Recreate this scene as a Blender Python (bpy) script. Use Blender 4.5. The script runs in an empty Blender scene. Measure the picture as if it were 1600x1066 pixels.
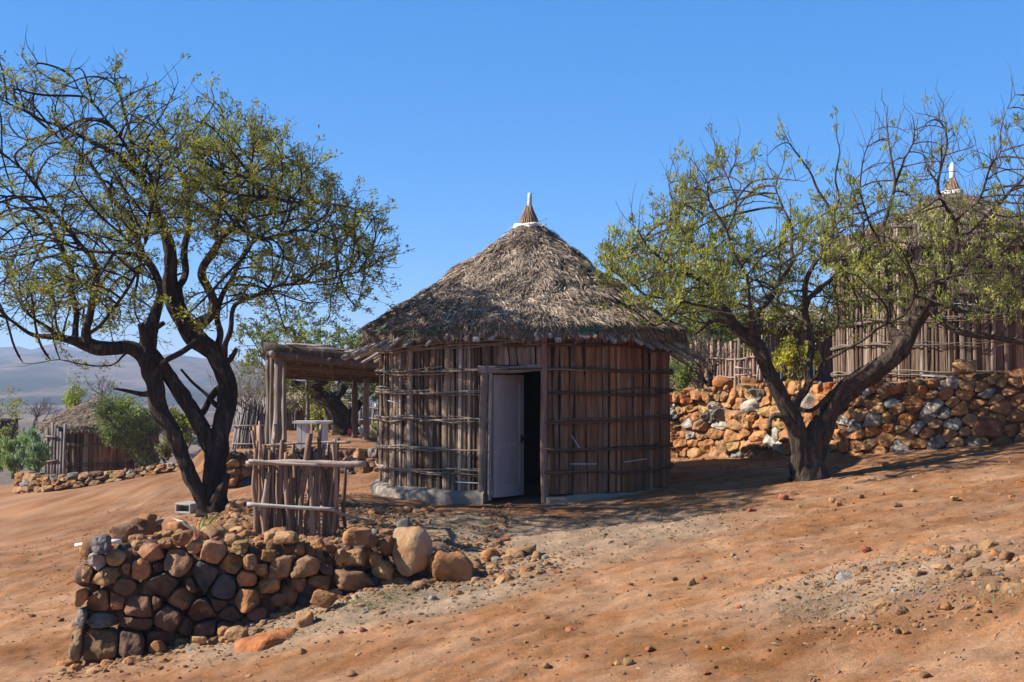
import bpy, bmesh, math, random
import numpy as np
from mathutils import Vector, kdtree
S = bpy.context.scene
COL = S.collection

# ---------------------------------------------------------------- camera, sky, sun
F = 2030.0; TH = math.radians(2.03)
cam = bpy.data.objects.new("camera", bpy.data.cameras.new("camera"))
COL.objects.link(cam)
cam.location = (0, 0, 1.5)
cam.rotation_euler = (math.radians(90) + TH, 0, 0)
cam.data.lens = 36 * F / 1600
cam.data.clip_end = 20000
S.camera = cam
SUN_EL = 36.0; SUN_AZ = 6.0          # sun on the left; AZ degrees behind the camera plane (towards -Y)
world = bpy.data.worlds.new("World"); S.world = world
world.use_nodes = True
wn = world.node_tree.nodes; wl = world.node_tree.links
sky = wn.new('ShaderNodeTexSky'); sky.sky_type = 'NISHITA'; sky.sun_disc = False
sdir = Vector((-math.cos(math.radians(SUN_AZ)) * math.cos(math.radians(SUN_EL)),
               -math.sin(math.radians(SUN_AZ)) * math.cos(math.radians(SUN_EL)),
               math.sin(math.radians(SUN_EL))))
sky.sun_elevation = math.radians(SUN_EL)
sky.sun_rotation = math.atan2(sdir.x, sdir.y)
sky.altitude = 2200; sky.air_density = 0.9; sky.dust_density = 0.0; sky.ozone_density = 4.0
hs = wn.new('ShaderNodeHueSaturation'); hs.inputs['Saturation'].default_value = 1.30
hs.inputs['Hue'].default_value = 0.497
bg = wn['Background']; bg.inputs['Strength'].default_value = 0.103
mxs = wn.new('ShaderNodeMix'); mxs.data_type = 'RGBA'; mxs.inputs[0].default_value = .5
mxs.inputs[7].default_value = (.46, 1.78, 4.75, 1)          # the deep clear blue of a dry winter sky, evening out the dome
wl.new(sky.outputs[0], hs.inputs['Color']); wl.new(hs.outputs[0], mxs.inputs[6]); 
geo = wn.new('ShaderNodeTexCoord'); sep = wn.new('ShaderNodeSeparateXYZ'); wl.new(geo.outputs['Generated'], sep.inputs[0])
mrz = wn.new('ShaderNodeMapRange'); mrz.inputs['From Min'].default_value = .30; mrz.inputs['From Max'].default_value = .85; mrz.inputs['To Min'].default_value = 1.0; mrz.inputs['To Max'].default_value = .42; mrz.interpolation_type = 'SMOOTHSTEP'
wl.new(sep.outputs['Z'], mrz.inputs['Value']); dk_ = wn.new('ShaderNodeVectorMath'); dk_.operation = 'MULTIPLY'      # the dome deepens towards the zenith
wl.new(mxs.outputs[2], dk_.inputs[0]); wl.new(mrz.outputs[0], dk_.inputs[1]); wl.new(dk_.outputs[0], bg.inputs['Color'])
sl = bpy.data.lights.new("sun", 'SUN'); sl.energy = 5.0; sl.angle = math.radians(0.55); sl.color = (1, .945, .87)
so = bpy.data.objects.new("sun", sl); COL.objects.link(so)
so.rotation_euler = sdir.to_track_quat('Z', 'Y').to_euler(); so.location = (-20, 0, 20)
S.view_settings.view_transform = 'Standard'; S.view_settings.look = 'None'
S.view_settings.exposure = 0.95; S.view_settings.gamma = 1
S.render.engine = 'CYCLES'
S.cycles.max_bounces = 6; S.cycles.diffuse_bounces = 3; S.cycles.transparent_max_bounces = 4
S.cycles.volume_bounces = 0

# ---------------------------------------------------------------- helpers
R = np.random.RandomState(7)
def at(px, py, D):
    """world point seen at photo pixel (px,py) standing D metres away (world y)"""
    u = (px - 800) / F; v = (533 - py) / F
    y = math.cos(TH) - v * math.sin(TH); z = math.sin(TH) + v * math.cos(TH)
    return np.array([u / y * D, D, 1.5 + z / y * D])
def _h(i, j, k, seed):
    n = (i * 374761393 + j * 668265263 + k * 2147483647 + seed * 974634777) & 0xffffffff
    n = ((n ^ (n >> 13)) * 1274126177) & 0xffffffff
    n = ((n ^ (n >> 16)) * 2246822519) & 0xffffffff
    return ((n ^ (n >> 15)) & 0xffff) / 65535.0
def vn(x, y, z=0.0, seed=0):
    x = np.asarray(x, float); y = np.asarray(y, float); z = np.asarray(z, float) + 0 * x
    i = np.floor(x).astype(np.int64); j = np.floor(y).astype(np.int64); k = np.floor(z).astype(np.int64)
    a = x - i; b = y - j; c = z - k
    a = a * a * (3 - 2 * a); b = b * b * (3 - 2 * b); c = c * c * (3 - 2 * c)
    r = 0
    for di in (0, 1):
        for dj in (0, 1):
            for dk in (0, 1):
                w = (a if di else 1 - a) * (b if dj else 1 - b) * (c if dk else 1 - c)
                r = r + w * _h(i + di, j + dj, k + dk, seed)
    return r * 2 - 1
def fbm(x, y, z=0.0, o=4, seed=0, g=.5):
    r = 0; a = 1.0; f = 1.0
    for q in range(o):
        r = r + a * vn(np.asarray(x) * f + 13.7 * q, np.asarray(y) * f + 7.1 * q, np.asarray(z) * f, seed + q); a *= g; f *= 2.03
    return r
def sstep(a, b, x):
    t = np.clip((x - a) / (b - a), 0, 1); return t * t * (3 - 2 * t)
def nrm(v):
    v = np.asarray(v, float); return v / max(np.linalg.norm(v), 1e-9)
class MB:
    def __init__(s): s.V = []; s.Fa = []; s.C = []; s.n = 0
    def add(s, V, Fs, col=(.5, .5, .5), w=None):
        V = np.asarray(V, float)
        if w is None: w = R.rand()
        s.V.append(V)
        if not isinstance(Fs, (list, tuple)): Fs = [Fs]
        for f in Fs: s.Fa.append(np.asarray(f, np.int64) + s.n)
        c = np.empty((len(V), 4)); c[:, :3] = col
        c[:, 3] = w; s.C.append(c); s.n += len(V); return s
    def build(s, name, mat, parent=None, smooth=False):
        me = bpy.data.meshes.new(name)
        V = np.concatenate(s.V); C = np.concatenate(s.C)
        off = np.array(parent.location if parent is not None else (0, 0, 0))
        if parent is not None and parent.parent is not None and parent.type != 'EMPTY': off = np.array(parent['org'])
        elif parent is not None and 'org' in parent: off = np.array(parent['org'])
        V = V - off
        loops = np.concatenate([f.ravel() for f in s.Fa]); cnt = np.concatenate([np.full(len(f), f.shape[1]) for f in s.Fa])
        me.vertices.add(len(V)); me.vertices.foreach_set('co', V.ravel().astype(np.float32))
        me.loops.add(len(loops)); me.loops.foreach_set('vertex_index', loops.astype(np.int32))
        me.polygons.add(len(cnt)); st = np.concatenate([[0], np.cumsum(cnt)[:-1]])
        me.polygons.foreach_set('loop_start', st.astype(np.int32))
        try: me.polygons.foreach_set('loop_total', cnt.astype(np.int32))
        except Exception: pass
        me.polygons.foreach_set('use_smooth', np.full(len(cnt), bool(smooth)))
        at_ = me.attributes.new('col', 'FLOAT_COLOR', 'POINT')
        at_.data.foreach_set('color', C.ravel().astype(np.float32))
        me.update(calc_edges=True); me.validate()
        o = bpy.data.objects.new(name, me); COL.objects.link(o)
        if mat: me.materials.append(mat)
        if parent is not None: o.parent = parent
        return o
def tag(o, label, cat, group=None, kind=None):
    if label: o['label'] = label
    if cat: o['category'] = cat
    if group: o['group'] = group
    if kind: o['kind'] = kind
    return o
def thing(name, loc, label, cat, group=None):
    o = bpy.data.objects.new(name, None); COL.objects.link(o); o.location = [float(c) for c in loc]
    o.empty_display_size = .2
    return tag(o, label, cat, group)
def finish_org():
    for o in bpy.data.objects:
        if 'org' in o: del o['org']
def part(mb, name, mat, parent, smooth=False, label=None):
    """a child mesh; a grandchild gets the same world placement"""
    o = mb.build(name, mat, parent, smooth)
    top = parent
    while top.parent is not None: top = top.parent
    o['org'] = [float(c) for c in top.location]
    if label: o['label'] = label
    return o
def frames(P):
    P = np.asarray(P, float); n = len(P)
    T = np.gradient(P, axis=0); T /= np.maximum(np.linalg.norm(T, axis=1, keepdims=True), 1e-9)
    a = np.array([0, 0, 1.]) if abs(T[0][2]) < .9 else np.array([1., 0, 0])
    u = np.cross(a, T[0]); u /= np.linalg.norm(u); U = [u]
    for i in range(1, n):
        u = U[-1] - T[i] * np.dot(U[-1], T[i]); u /= max(np.linalg.norm(u), 1e-9); U.append(u)
    U = np.array(U); return T, U, np.cross(T, U)
def tube(P, r, k=8, bump=0.0, seed=0, cap=True, asp=1.0, U0=None):
    P = np.asarray(P, float); n = len(P); r = np.broadcast_to(np.asarray(r, float), (n,))
    T, U, W = frames(P)
    if U0 is not None:
        U0 = np.asarray(U0, float); U = U0[None] - T * (T @ U0)[:, None]; U /= np.linalg.norm(U, axis=1, keepdims=True); W = np.cross(T, U)
    a = np.arange(k) * 2 * math.pi / k
    ca = np.cos(a)[None, :, None]; sa = np.sin(a)[None, :, None]
    rr = r[:, None] * np.ones((1, k))
    if bump:
        s = np.concatenate([[0], np.cumsum(np.linalg.norm(np.diff(P, axis=0), axis=1))])
        aa = a[None, :] + s[:, None] * .8
        rr = rr * (1 + bump * vn(np.cos(aa) * 2.6 + seed, np.sin(aa) * 2.6, s[:, None] * 3.5 + seed * 3.3, 3)
                   + bump * .7 * vn(np.cos(aa) * 6 + seed, np.sin(aa) * 6, s[:, None] * 5 + seed, 9)
                   - (bump * .9 * (1 - np.abs(vn(np.cos(aa) * 4.5 + seed, np.sin(aa) * 4.5, s[:, None] * 1.6, 19))) ** 6 if k >= 16 else 0))
    V = P[:, None, :] + rr[:, :, None] * (ca * U[:, None, :] + asp * sa * W[:, None, :])
    V = V.reshape(-1, 3)
    i = np.arange(n - 1)[:, None] * k; j = np.arange(k)[None]; j2 = (j + 1) % k
    Fq = np.stack([i + j, i + j2, i + k + j2, i + k + j], -1).reshape(-1, 4)
    Fs = [Fq]
    if cap:
        V = np.concatenate([V, P[:1], P[-1:]])
        j = np.arange(k); j2 = (j + 1) % k
        Fs.append(np.stack([j2, j, np.full(k, n * k)], -1))
        Fs.append(np.stack([(n - 1) * k + j, (n - 1) * k + j2, np.full(k, n * k + 1)], -1))
    return V, Fs
def resample(P, step):
    P = np.asarray(P, float)
    d = np.concatenate([[0], np.cumsum(np.linalg.norm(np.diff(P[:, :3], axis=0), axis=1))])
    n = max(2, int(d[-1] / step) + 1); t = np.linspace(0, d[-1], n)
    # smooth (catmull-like) by interpolating then averaging
    Q = np.stack([np.interp(t, d, P[:, c]) for c in range(P.shape[1])], 1)
    for _ in range(2):
        if n > 4: Q[1:-1] = (Q[:-2] + 2 * Q[1:-1] + Q[2:]) / 4
    return Q
def stick(mb, a, b, r0, r1, col, k=7, seg=7, wig=.02, bump=.1, asp=1.0, U0=None):
    a = np.asarray(a, float); b = np.asarray(b, float)
    t = np.linspace(0, 1, seg)[:, None]; P = a + (b - a) * t
    L = np.linalg.norm(b - a); sd = R.rand() * 90
    for c in range(3):
        P[:, c] += wig * L * (vn(t[:, 0] * 2.5 + sd, c * 3.1 + 0 * t[:, 0]) ) * (np.sin(math.pi * np.clip(t[:, 0] * .8 + .1, 0, 1)))
    V, Fs = tube(P, np.linspace(r0, r1, seg) * (1 + .12 * vn(t[:, 0] * 6 + sd, 1 + 0 * t[:, 0])), k, bump, sd, True, asp, U0)
    mb.add(V, Fs, col)
def plank(mb, a, b, wv, nv, w, th, col, seg=8, jit=.08):
    """split board from a to b; wv width direction, nv outward direction"""
    a = np.asarray(a, float); b = np.asarray(b, float); t = np.linspace(0, 1, seg); sd = R.rand() * 99
    P = a + (b - a) * t[:, None]
    P = P + np.outer(vn(t * 2.2 + sd, 0 * t) * .018, wv) + np.outer(vn(t * 2 + sd, 5 + 0 * t) * .008, nv)
    ww = w / 2 * (1 + jit * 2 * vn(t * 3 + sd, 2 + 0 * t) + jit * vn(t * 9 + sd, 3 + 0 * t)); tt = th / 2 * (1 + jit * 2 * vn(t * 4 + sd, 8 + 0 * t))
    prof = np.array([(-1, -1), (-1, .25), (-.72, .9), (-.2, 1.08), (.3, .95), (.78, .82), (1, .2), (1, -1)])
    pr = prof * (1 + .12 * (R.rand(8, 2) - .5))
    k = 8
    V = P[:, None] + (pr[None, :, 0] * ww[:, None])[..., None] * np.asarray(wv) + (pr[None, :, 1] * tt[:, None])[..., None] * np.asarray(nv)
    V = V.reshape(-1, 3); n = seg
    i = np.arange(n - 1)[:, None] * k; j = np.arange(k)[None]; j2 = (j + 1) % k
    Fq = np.stack([i + j, i + k + j, i + k + j2, i + j2], -1).reshape(-1, 4)
    V = np.concatenate([V, P[:1], P[-1:]]); j = np.arange(k); j2 = (j + 1) % k
    mb.add(V, [Fq, np.stack([j, j2, np.full(k, n * k)], -1), np.stack([(n - 1) * k + j2, (n - 1) * k + j, np.full(k, n * k + 1)], -1)], col)
def box(mb, c, sx, sy, sz, rot=0, col=(.5, .5, .5), w=None, bev=.0):
    x, y, z = sx / 2, sy / 2, sz / 2
    V = np.array([(a * x, b * y, d * z) for a in (-1, 1) for b in (-1, 1) for d in (-1, 1)])
    ca, sa = math.cos(rot), math.sin(rot)
    V = V @ np.array([[ca, sa, 0], [-sa, ca, 0], [0, 0, 1]]) + np.asarray(c)
    mb.add(V, np.array([(0, 1, 3, 2), (4, 6, 7, 5), (0, 4, 5, 1), (2, 3, 7, 6), (0, 2, 6, 4), (1, 5, 7, 3)]), col, w)
# unit icospheres
def ico(n):
    bm = bmesh.new(); bmesh.ops.create_icosphere(bm, subdivisions=n, radius=1)
    V = np.array([v.co[:] for v in bm.verts]); Fa = np.array([[v.index for v in f.verts] for f in bm.faces]); bm.free(); return V, Fa
ICO = {n: ico(n) for n in (1, 2, 3, 4)}
def rock_shape(n, seed, boxy=.5, K=9, rough=.05, p=14):
    r_ = np.random.RandomState(seed); V, Fa = ICO[n]
    N = r_.normal(size=(K, 3)); N /= np.linalg.norm(N, axis=1, keepdims=True); d = r_.uniform(.72, 1.0, K)
    if boxy > 0:
        A = np.array([(1, 0, 0), (-1, 0, 0), (0, 1, 0), (0, -1, 0), (0, 0, 1), (0, 0, -1)], float) + r_.normal(size=(6, 3)) * .16
        A /= np.linalg.norm(A, axis=1, keepdims=True); N = np.concatenate([N, A]); d = np.concatenate([d, np.full(6, 1 - .25 * boxy) * r_.uniform(.93, 1.05, 6)])
    q = np.maximum(V @ N.T, 0) / d
    r = (q ** p).sum(1) ** (-1 / p)
    r = r * (1 + rough * fbm(V[:, 0] * 1.7 + seed, V[:, 1] * 1.7, V[:, 2] * 1.7, 4, seed) + rough * .6 * fbm(V[:, 0] * 5 + seed, V[:, 1] * 5, V[:, 2] * 5, 3, seed))
    P = V * r[:, None]; P /= np.abs(P).max(0); return P, Fa
def rotm(ax, ay, az):
    cx, sx, cy, sy, cz, sz = math.cos(ax), math.sin(ax), math.cos(ay), math.sin(ay), math.cos(az), math.sin(az)
    return np.array([[cz, -sz, 0], [sz, cz, 0], [0, 0, 1]]) @ np.array([[cy, 0, sy], [0, 1, 0], [-sy, 0, cy]]) @ np.array([[1, 0, 0], [0, cx, -sx], [0, sx, cx]])
def rock(mb, c, sx, sy, sz, rot=(0, 0, 0), col=(.4, .25, .12), n=3, boxy=.5, rough=.05, M=None):
    P, Fa = rock_shape(n, R.randint(1, 10 ** 6), boxy, 8, rough, 26 if boxy > .5 else 16)
    P = P * np.array([sx, sy, sz]) / 2 @ (rotm(*rot).T if M is None else M.T) + np.asarray(c)
    mb.add(P, Fa, col)
STONE = {'o': (.31, .145, .058), 'O': (.35, .13, .045), 't': (.31, .175, .082), 'b': (.20, .105, .055), 'd': (.07, .06, .055), 'g': (.20, .175, .15),
         'w': (.36, .31, .25), 'y': (.31, .19, .075), 'p': (.105, .062, .042), 'k': (.085, .075, .072), 'r': (.28, .10, .05)}
def scol(keys, j=.16):
    c = np.array(STONE[keys[R.randint(len(keys))]]); return c * (1 + j * (R.rand() * 2 - 1)) * (1 + .07 * (R.rand(3) - .5))

# ---------------------------------------------------------------- materials
def mat(name, rough=.9, scale=8.0, amp=.35, bump=.3, bscale=30.0, stretch=(1, 1, 1), coltex=None, spec=.2, detail=6, dist=.01, base=None, transl=0, mottle=None, streak=0):
    m = bpy.data.materials.new(name); m.use_nodes = True; nt = m.node_tree; N = nt.nodes; L = nt.links
    b = N['Principled BSDF']; b.inputs['Roughness'].default_value = rough; b.inputs['Specular IOR Level'].default_value = spec
    at_ = N.new('ShaderNodeAttribute'); at_.attribute_name = 'col'
    tc = N.new('ShaderNodeTexCoord'); mp = N.new('ShaderNodeMapping'); mp.inputs['Scale'].default_value = stretch
    L.new(tc.outputs['Object'], mp.inputs['Vector'])
    ml = N.new('ShaderNodeMath'); ml.operation = 'MULTIPLY'; ml.inputs[1].default_value = 37.0; L.new(at_.outputs['Alpha'], ml.inputs[0])
    def noise(sc, det=detail, rg=.6):
        n = N.new('ShaderNodeTexNoise'); n.noise_dimensions = '4D'; n.inputs['Scale'].default_value = sc; n.inputs['Detail'].default_value = det; n.inputs['Roughness'].default_value = rg
        L.new(mp.outputs[0], n.inputs['Vector']); L.new(ml.outputs[0], n.inputs['W']); return n
    n1 = noise(scale)
    mr = N.new('ShaderNodeMapRange'); mr.inputs['From Min'].default_value = .3; mr.inputs['From Max'].default_value = .7
    mr.inputs['To Min'].default_value = 1 - amp; mr.inputs['To Max'].default_value = 1 + amp; L.new(n1.outputs['Fac'], mr.inputs['Value'])
    vm = N.new('ShaderNodeVectorMath'); vm.operation = 'MULTIPLY'
    L.new(at_.outputs['Color'], vm.inputs[0]); L.new(mr.outputs[0], vm.inputs[1])
    out = vm.outputs[0]
    if mottle:                                       # patches of a second colour (lichen, lime, dirt)
        n3 = noise(mottle[1], 5, .65); m3 = N.new('ShaderNodeMapRange'); m3.inputs['From Min'].default_value = mottle[2]; m3.inputs['From Max'].default_value = mottle[2] + .12
        m3.inputs['To Max'].default_value = mottle[3]; L.new(n3.outputs['Fac'], m3.inputs['Value'])
        mx = N.new('ShaderNodeMix'); mx.data_type = 'RGBA'; mx.inputs[7].default_value = (*mottle[0], 1)
        L.new(m3.outputs[0], mx.inputs[0]); L.new(out, mx.inputs[6]); out = mx.outputs[2]
    L.new(out, b.inputs['Base Color'])
    if bump:
        n2 = noise(bscale, 5, .65); bp = N.new('ShaderNodeBump'); bp.inputs['Strength'].default_value = bump; bp.inputs['Distance'].default_value = dist
        L.new(n2.outputs['Fac'], bp.inputs['Height']); L.new(bp.outputs[0], b.inputs['Normal'])
    if transl:
        tr = N.new('ShaderNodeBsdfTranslucent'); ms = N.new('ShaderNodeMixShader'); ms.inputs[0].default_value = transl
        g = N.new('ShaderNodeVectorMath'); g.operation = 'MULTIPLY'; g.inputs[1].default_value = (1.5, 1.5, .7); L.new(out, g.inputs[0]); L.new(g.outputs[0], tr.inputs['Color'])
        L.new(b.outputs[0], ms.inputs[1]); L.new(tr.outputs[0], ms.inputs[2]); L.new(ms.outputs[0], N['Material Output'].inputs['Surface'])
    return m
M_wood = mat('split_wood', .85, 5, .42, .7, 14, (6, 6, .55), mottle=((.36, .32, .29), 2.2, .56, .45), dist=.012)
M_twig = mat('peeled_branch', .85, 9, .3, .5, 30)
M_thatch = mat('dry_straw', .9, 3.0, .35, 0)
M_bark = mat('rough_bark', .95, 9, .6, 1.0, 20, (2.2, 2.2, .45), mottle=((.23, .17, .12), 4, .56, .55), dist=.05)
M_rock = mat('weathered_stone', .92, 7, .5, 1.0, 20, mottle=((.33, .25, .17), 5.0, .60, .55), dist=.03)
M_conc = mat('rough_concrete', .95, 6, .25, .8, 18, mottle=((.33, .26, .19), 3, .55, .6), dist=.02)
M_leaf = mat('acacia_leaf', .55, 2, .3, 0, transl=.35, spec=.35)
M_paint = mat('worn_paint', .6, 5, .12, .15, 40, (3, 3, .7), mottle=((.30, .26, .24), 4, .6, .5))
M_metal = mat('dull_metal', .4, 5, .1, .1, 40)
M_plast = mat('plastic', .45, 3, .08, .05, 30)
M_cloth = mat('cloth', .9, 8, .15, .3, 30)
M_mud = mat('mud_plaster', .95, 3, .25, .5, 12, dist=.03)
# ---------------------------------------------------------------- terrain height
def rbf(pts, s=0.02):
    P = np.array([at(*p) if len(p) == 3 else p[:3] for p in pts]); n = len(P)
    D = np.linalg.norm(P[:, None, :2] - P[None, :, :2], axis=2)
    A = np.zeros((n + 3, n + 3)); A[:n, :n] = D + np.eye(n) * -s; A[:n, n:] = np.c_[np.ones(n), P[:, :2]]; A[n:, :n] = A[:n, n:].T
    w = np.linalg.solve(A, np.r_[P[:, 2], 0, 0, 0])
    def f(x, y):
        r = w[n] + w[n + 1] * x + w[n + 2] * y
        for i in range(n): r = r + w[i] * np.sqrt((x - P[i, 0]) ** 2 + (y - P[i, 1]) ** 2)
        return r
    return f
W4 = lambda x, y, z: (x, y, z, 0)
low = rbf([(130, 1036, 12.0), (240, 1016, 12.0), (330, 1000, 12.0), (450, 968, 12.0), (560, 925, 12.0), (700, 917, 12.1), (750, 903, 12.3),
           (450, 1066, 9.8), (200, 1066, 10.9), (0, 1066, 11.5), (0, 950, 15), (0, 850, 20.5), (0, 770, 31), (150, 760, 29), (250, 740, 27),
           (240, 800, 22), (330, 735, 26.5), (480, 745, 24), (600, 745, 23.5), (819, 1066, 8.3), (819, 960, 10.2), (819, 870, 13), (819, 825, 15), (819, 790, 16.9),
           (1265, 748, 17.2), (1265, 850, 11.5), (1265, 1066, 7.2), (1045, 772, 17.2), (1100, 762, 17.6), (1150, 725, 21), (1045, 718, 22.3), (900, 716, 23),
           (160, 739, 36), (75, 768, 30), (250, 742, 30), (600, 790, 16.6), (590, 764, 19.5), (1600, 1066, 6.2), (1600, 850, 8.7), (1600, 770, 12.5), (1600, 695, 17.6), (1400, 706, 18.6), (1400, 860, 10), (1330, 735, 17.6), (1450, 770, 14),
           W4(0, 0, -.1), W4(-6, 0, -.8), W4(6, 0, .5), W4(0, 4, -.25), W4(-14, 12, -1.7), W4(-14, 25, -1.6), W4(10, 12, 1.2), W4(10, 22, 1.2), W4(0, 26, .1), W4(.2, 19, 0),
           W4(-20, 35, -1.8), W4(-6, 35, -.3), W4(6, 35, .8), W4(-12, 45, -1.6)])
ter = rbf([W4(-3.95, 12.1, .02), W4(-2, 12.1, .0), W4(-1, 12.3, -.02), (335, 792, 16.2), (460, 834, 13.4), W4(-4.4, 17.5, .0), W4(-4.3, 19, -.05), (819, 790, 16.9), (600, 790, 16.6), W4(0, 19, 0), W4(-2, 22, -.1), W4(-5, 21, -.1), W4(-3, 15, 0), W4(-.4, 13, -.12)])
ter2 = rbf([(572, 686, 31), W4(-5, 24.6, .27), W4(-2.4, 24.4, .27), W4(-3, 36, .35), W4(-7, 36, .2), W4(0, 30, .3)])
ter3 = rbf([(1050, 612, 22.6), (1180, 607, 21.6), (1265, 606, 20.4), (1350, 603, 19.3), (1450, 593, 18.8), (1600, 575, 18.2), (1090, 600, 26), W4(8, 25, 1.5), W4(4, 30, 1.6), W4(12, 20, 2.2), W4(12, 35, 2.0)])
def polyd(x, y, poly):
    """signed distance to polygon, positive inside"""
    x = np.asarray(x, float); y = np.asarray(y, float); d = np.full(x.shape, 1e9); ins = np.zeros(x.shape, bool); n = len(poly)
    for i in range(n):
        ax, ay = poly[i]; bx, by = poly[(i + 1) % n]; ex, ey = bx - ax, by - ay
        t = np.clip(((x - ax) * ex + (y - ay) * ey) / (ex * ex + ey * ey), 0, 1)
        d = np.minimum(d, np.hypot(x - ax - t * ex, y - ay - t * ey))
        c = ((ay > y) != (by > y)) & (x < ex * (y - ay) / (ey if ey else 1e-9) + ax); ins ^= c
    return np.where(ins, d, -d)
TP = [(-3.80, 12.10), (-2.5, 12.29), (-1.5, 12.44), (-.55, 12.66), (.6, 14), (.6, 21), (-4.2, 22), (-4.45, 17.5)]
RW = [at(*p)[:2] for p in [(860, 714, 23.4), (1045, 715, 22.3), (1130, 716, 21.8), (1200, 720, 21.0), (1265, 725, 20.1), (1340, 713, 19.2), (1400, 704, 18.8), (1470, 696, 18.4), (1600, 688, 18.0), (1800, 680, 17.4)]]
TP2 = [(-5.35, 24.35), (-2.0, 24.0), (1, 25), (1, 40), (-9, 40), (-7.5, 30)]
TP3 = [tuple(p) for p in RW] + [(13, 17), (18, 20), (18, 45), (0.2, 45), (.3, 26)]
def height(x, y, micro=True):
    x = np.asarray(x, float); y = np.asarray(y, float)
    z = low(x, y)
    near = 1 - sstep(3, 6, np.abs(x + 7.5)) * 0
    d = polyd(x, y, TP); dl = d + .10 * vn(x * 3, y * 3, 0, 5)
    wdt = .16 + .75 * sstep(12.6, 14.5, y) + .9 * sstep(-.9, -.1, x)
    m = sstep(-.12, 1.0, (dl + .02) / wdt); z = z * (1 - m) + ter(x, y) * m
    d = polyd(x, y, TP2); m = sstep(-.02, .22, d - .1); z = z * (1 - m) + ter2(x, y) * m
    d = polyd(x, y, TP3); m = sstep(0, .35, d - .22); z = z * (1 - m) + np.maximum(ter3(x, y), z) * m
    # hollow left of the little far hut stays with the road; far plain drops away
    r = np.hypot(x * .9 + 4, y)
    m = sstep(42, 120, r); z = z * (1 - m) + (-8.0) * m
    if micro:
        f = 1 - sstep(28, 45, r)
        a = math.radians(24); u = x * math.cos(a) + y * math.sin(a); v = -x * math.sin(a) + y * math.cos(a)
        hutd = np.hypot(x - .178, y - 19)
        rip = sstep(-2.5, .5, x + (13 - y) * .15) * (1 - sstep(12.6, 14.5, y - np.maximum(x, 0) * .6))
        z = z + f * (.022 * fbm(x * .9, y * .9, 0, 3, 11) + .012 * fbm(x * 4, y * 4, 0, 4, 21)
                     + rip * (.020 * vn(u * .35, v * 2.6, 0, 31) + .020 * vn(u * .8, v * 5.5, 0, 33) + .014 * vn(u * 2.2, v * 12, 0, 35)))
        fn = 1 - sstep(14, 20, r)
        z = z + fn * (.011 * fbm(x * 16, y * 16, 0, 2, 41))
    return z
def gray_mask(x, y):
    """1 where the ground is grey-beige litter and gravel instead of orange earth"""
    n = fbm(x * .8, y * .8, 0, 4, 51) * .55
    a = 1 - sstep(.5, 1.25, np.hypot((x - .35) / 2.6, (y - 14.2) / 2.0) + n * .45)          # in front of the hut
    b = .65 * (1 - sstep(.4, 1.2, np.hypot((x - 2.6) / 1.15, (y - 8.7) / 1.2) + n * .7))           # heap at the lower right
    c = (1 - sstep(.4, 1.2, np.hypot((x + 1.1) / 1.7, (y - 11.6) / .9) + n * .5))             # foot of the wall
    d = .5 * (1 - sstep(.5, 1.3, np.hypot((x + 2.6) / 1.7, (y - 13.5) / 1.9) + n * .5))
    return np.clip(np.maximum(np.maximum(a * .9, b), np.maximum(c, d)), 0, 1)
def gz(x, y): return float(height(np.array([x]), np.array([y]))[0])
def gp(px, py, dmin=5, dmax=60):
    """ground point seen at a photo pixel"""
    Ds = np.linspace(dmin, dmax, 1400); o = np.array([0, 0, 1.5]); e = at(px, py, 1.0) - o
    X = o[0] + e[0] * Ds; Y = Ds; Z = 1.5 + e[2] * Ds; g = height(X, Y)
    k = np.argmax(Z <= g)
    if Z[k] > g[k]: return np.array([X[-1], Y[-1], g[-1]])
    return np.array([X[k], Y[k], g[k]])
def axis(a, b, st, lo, hi, g=1.14):
    c = list(np.arange(a, b, st)); s = st
    while c[-1] < hi: s = min(s * g, 400); c.append(c[-1] + s)
    s = st; l = [a]
    while l[-1] > lo: s = min(s * g, 400); l.append(l[-1] - s)
    return np.array(l[:0:-1] + c)
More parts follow.
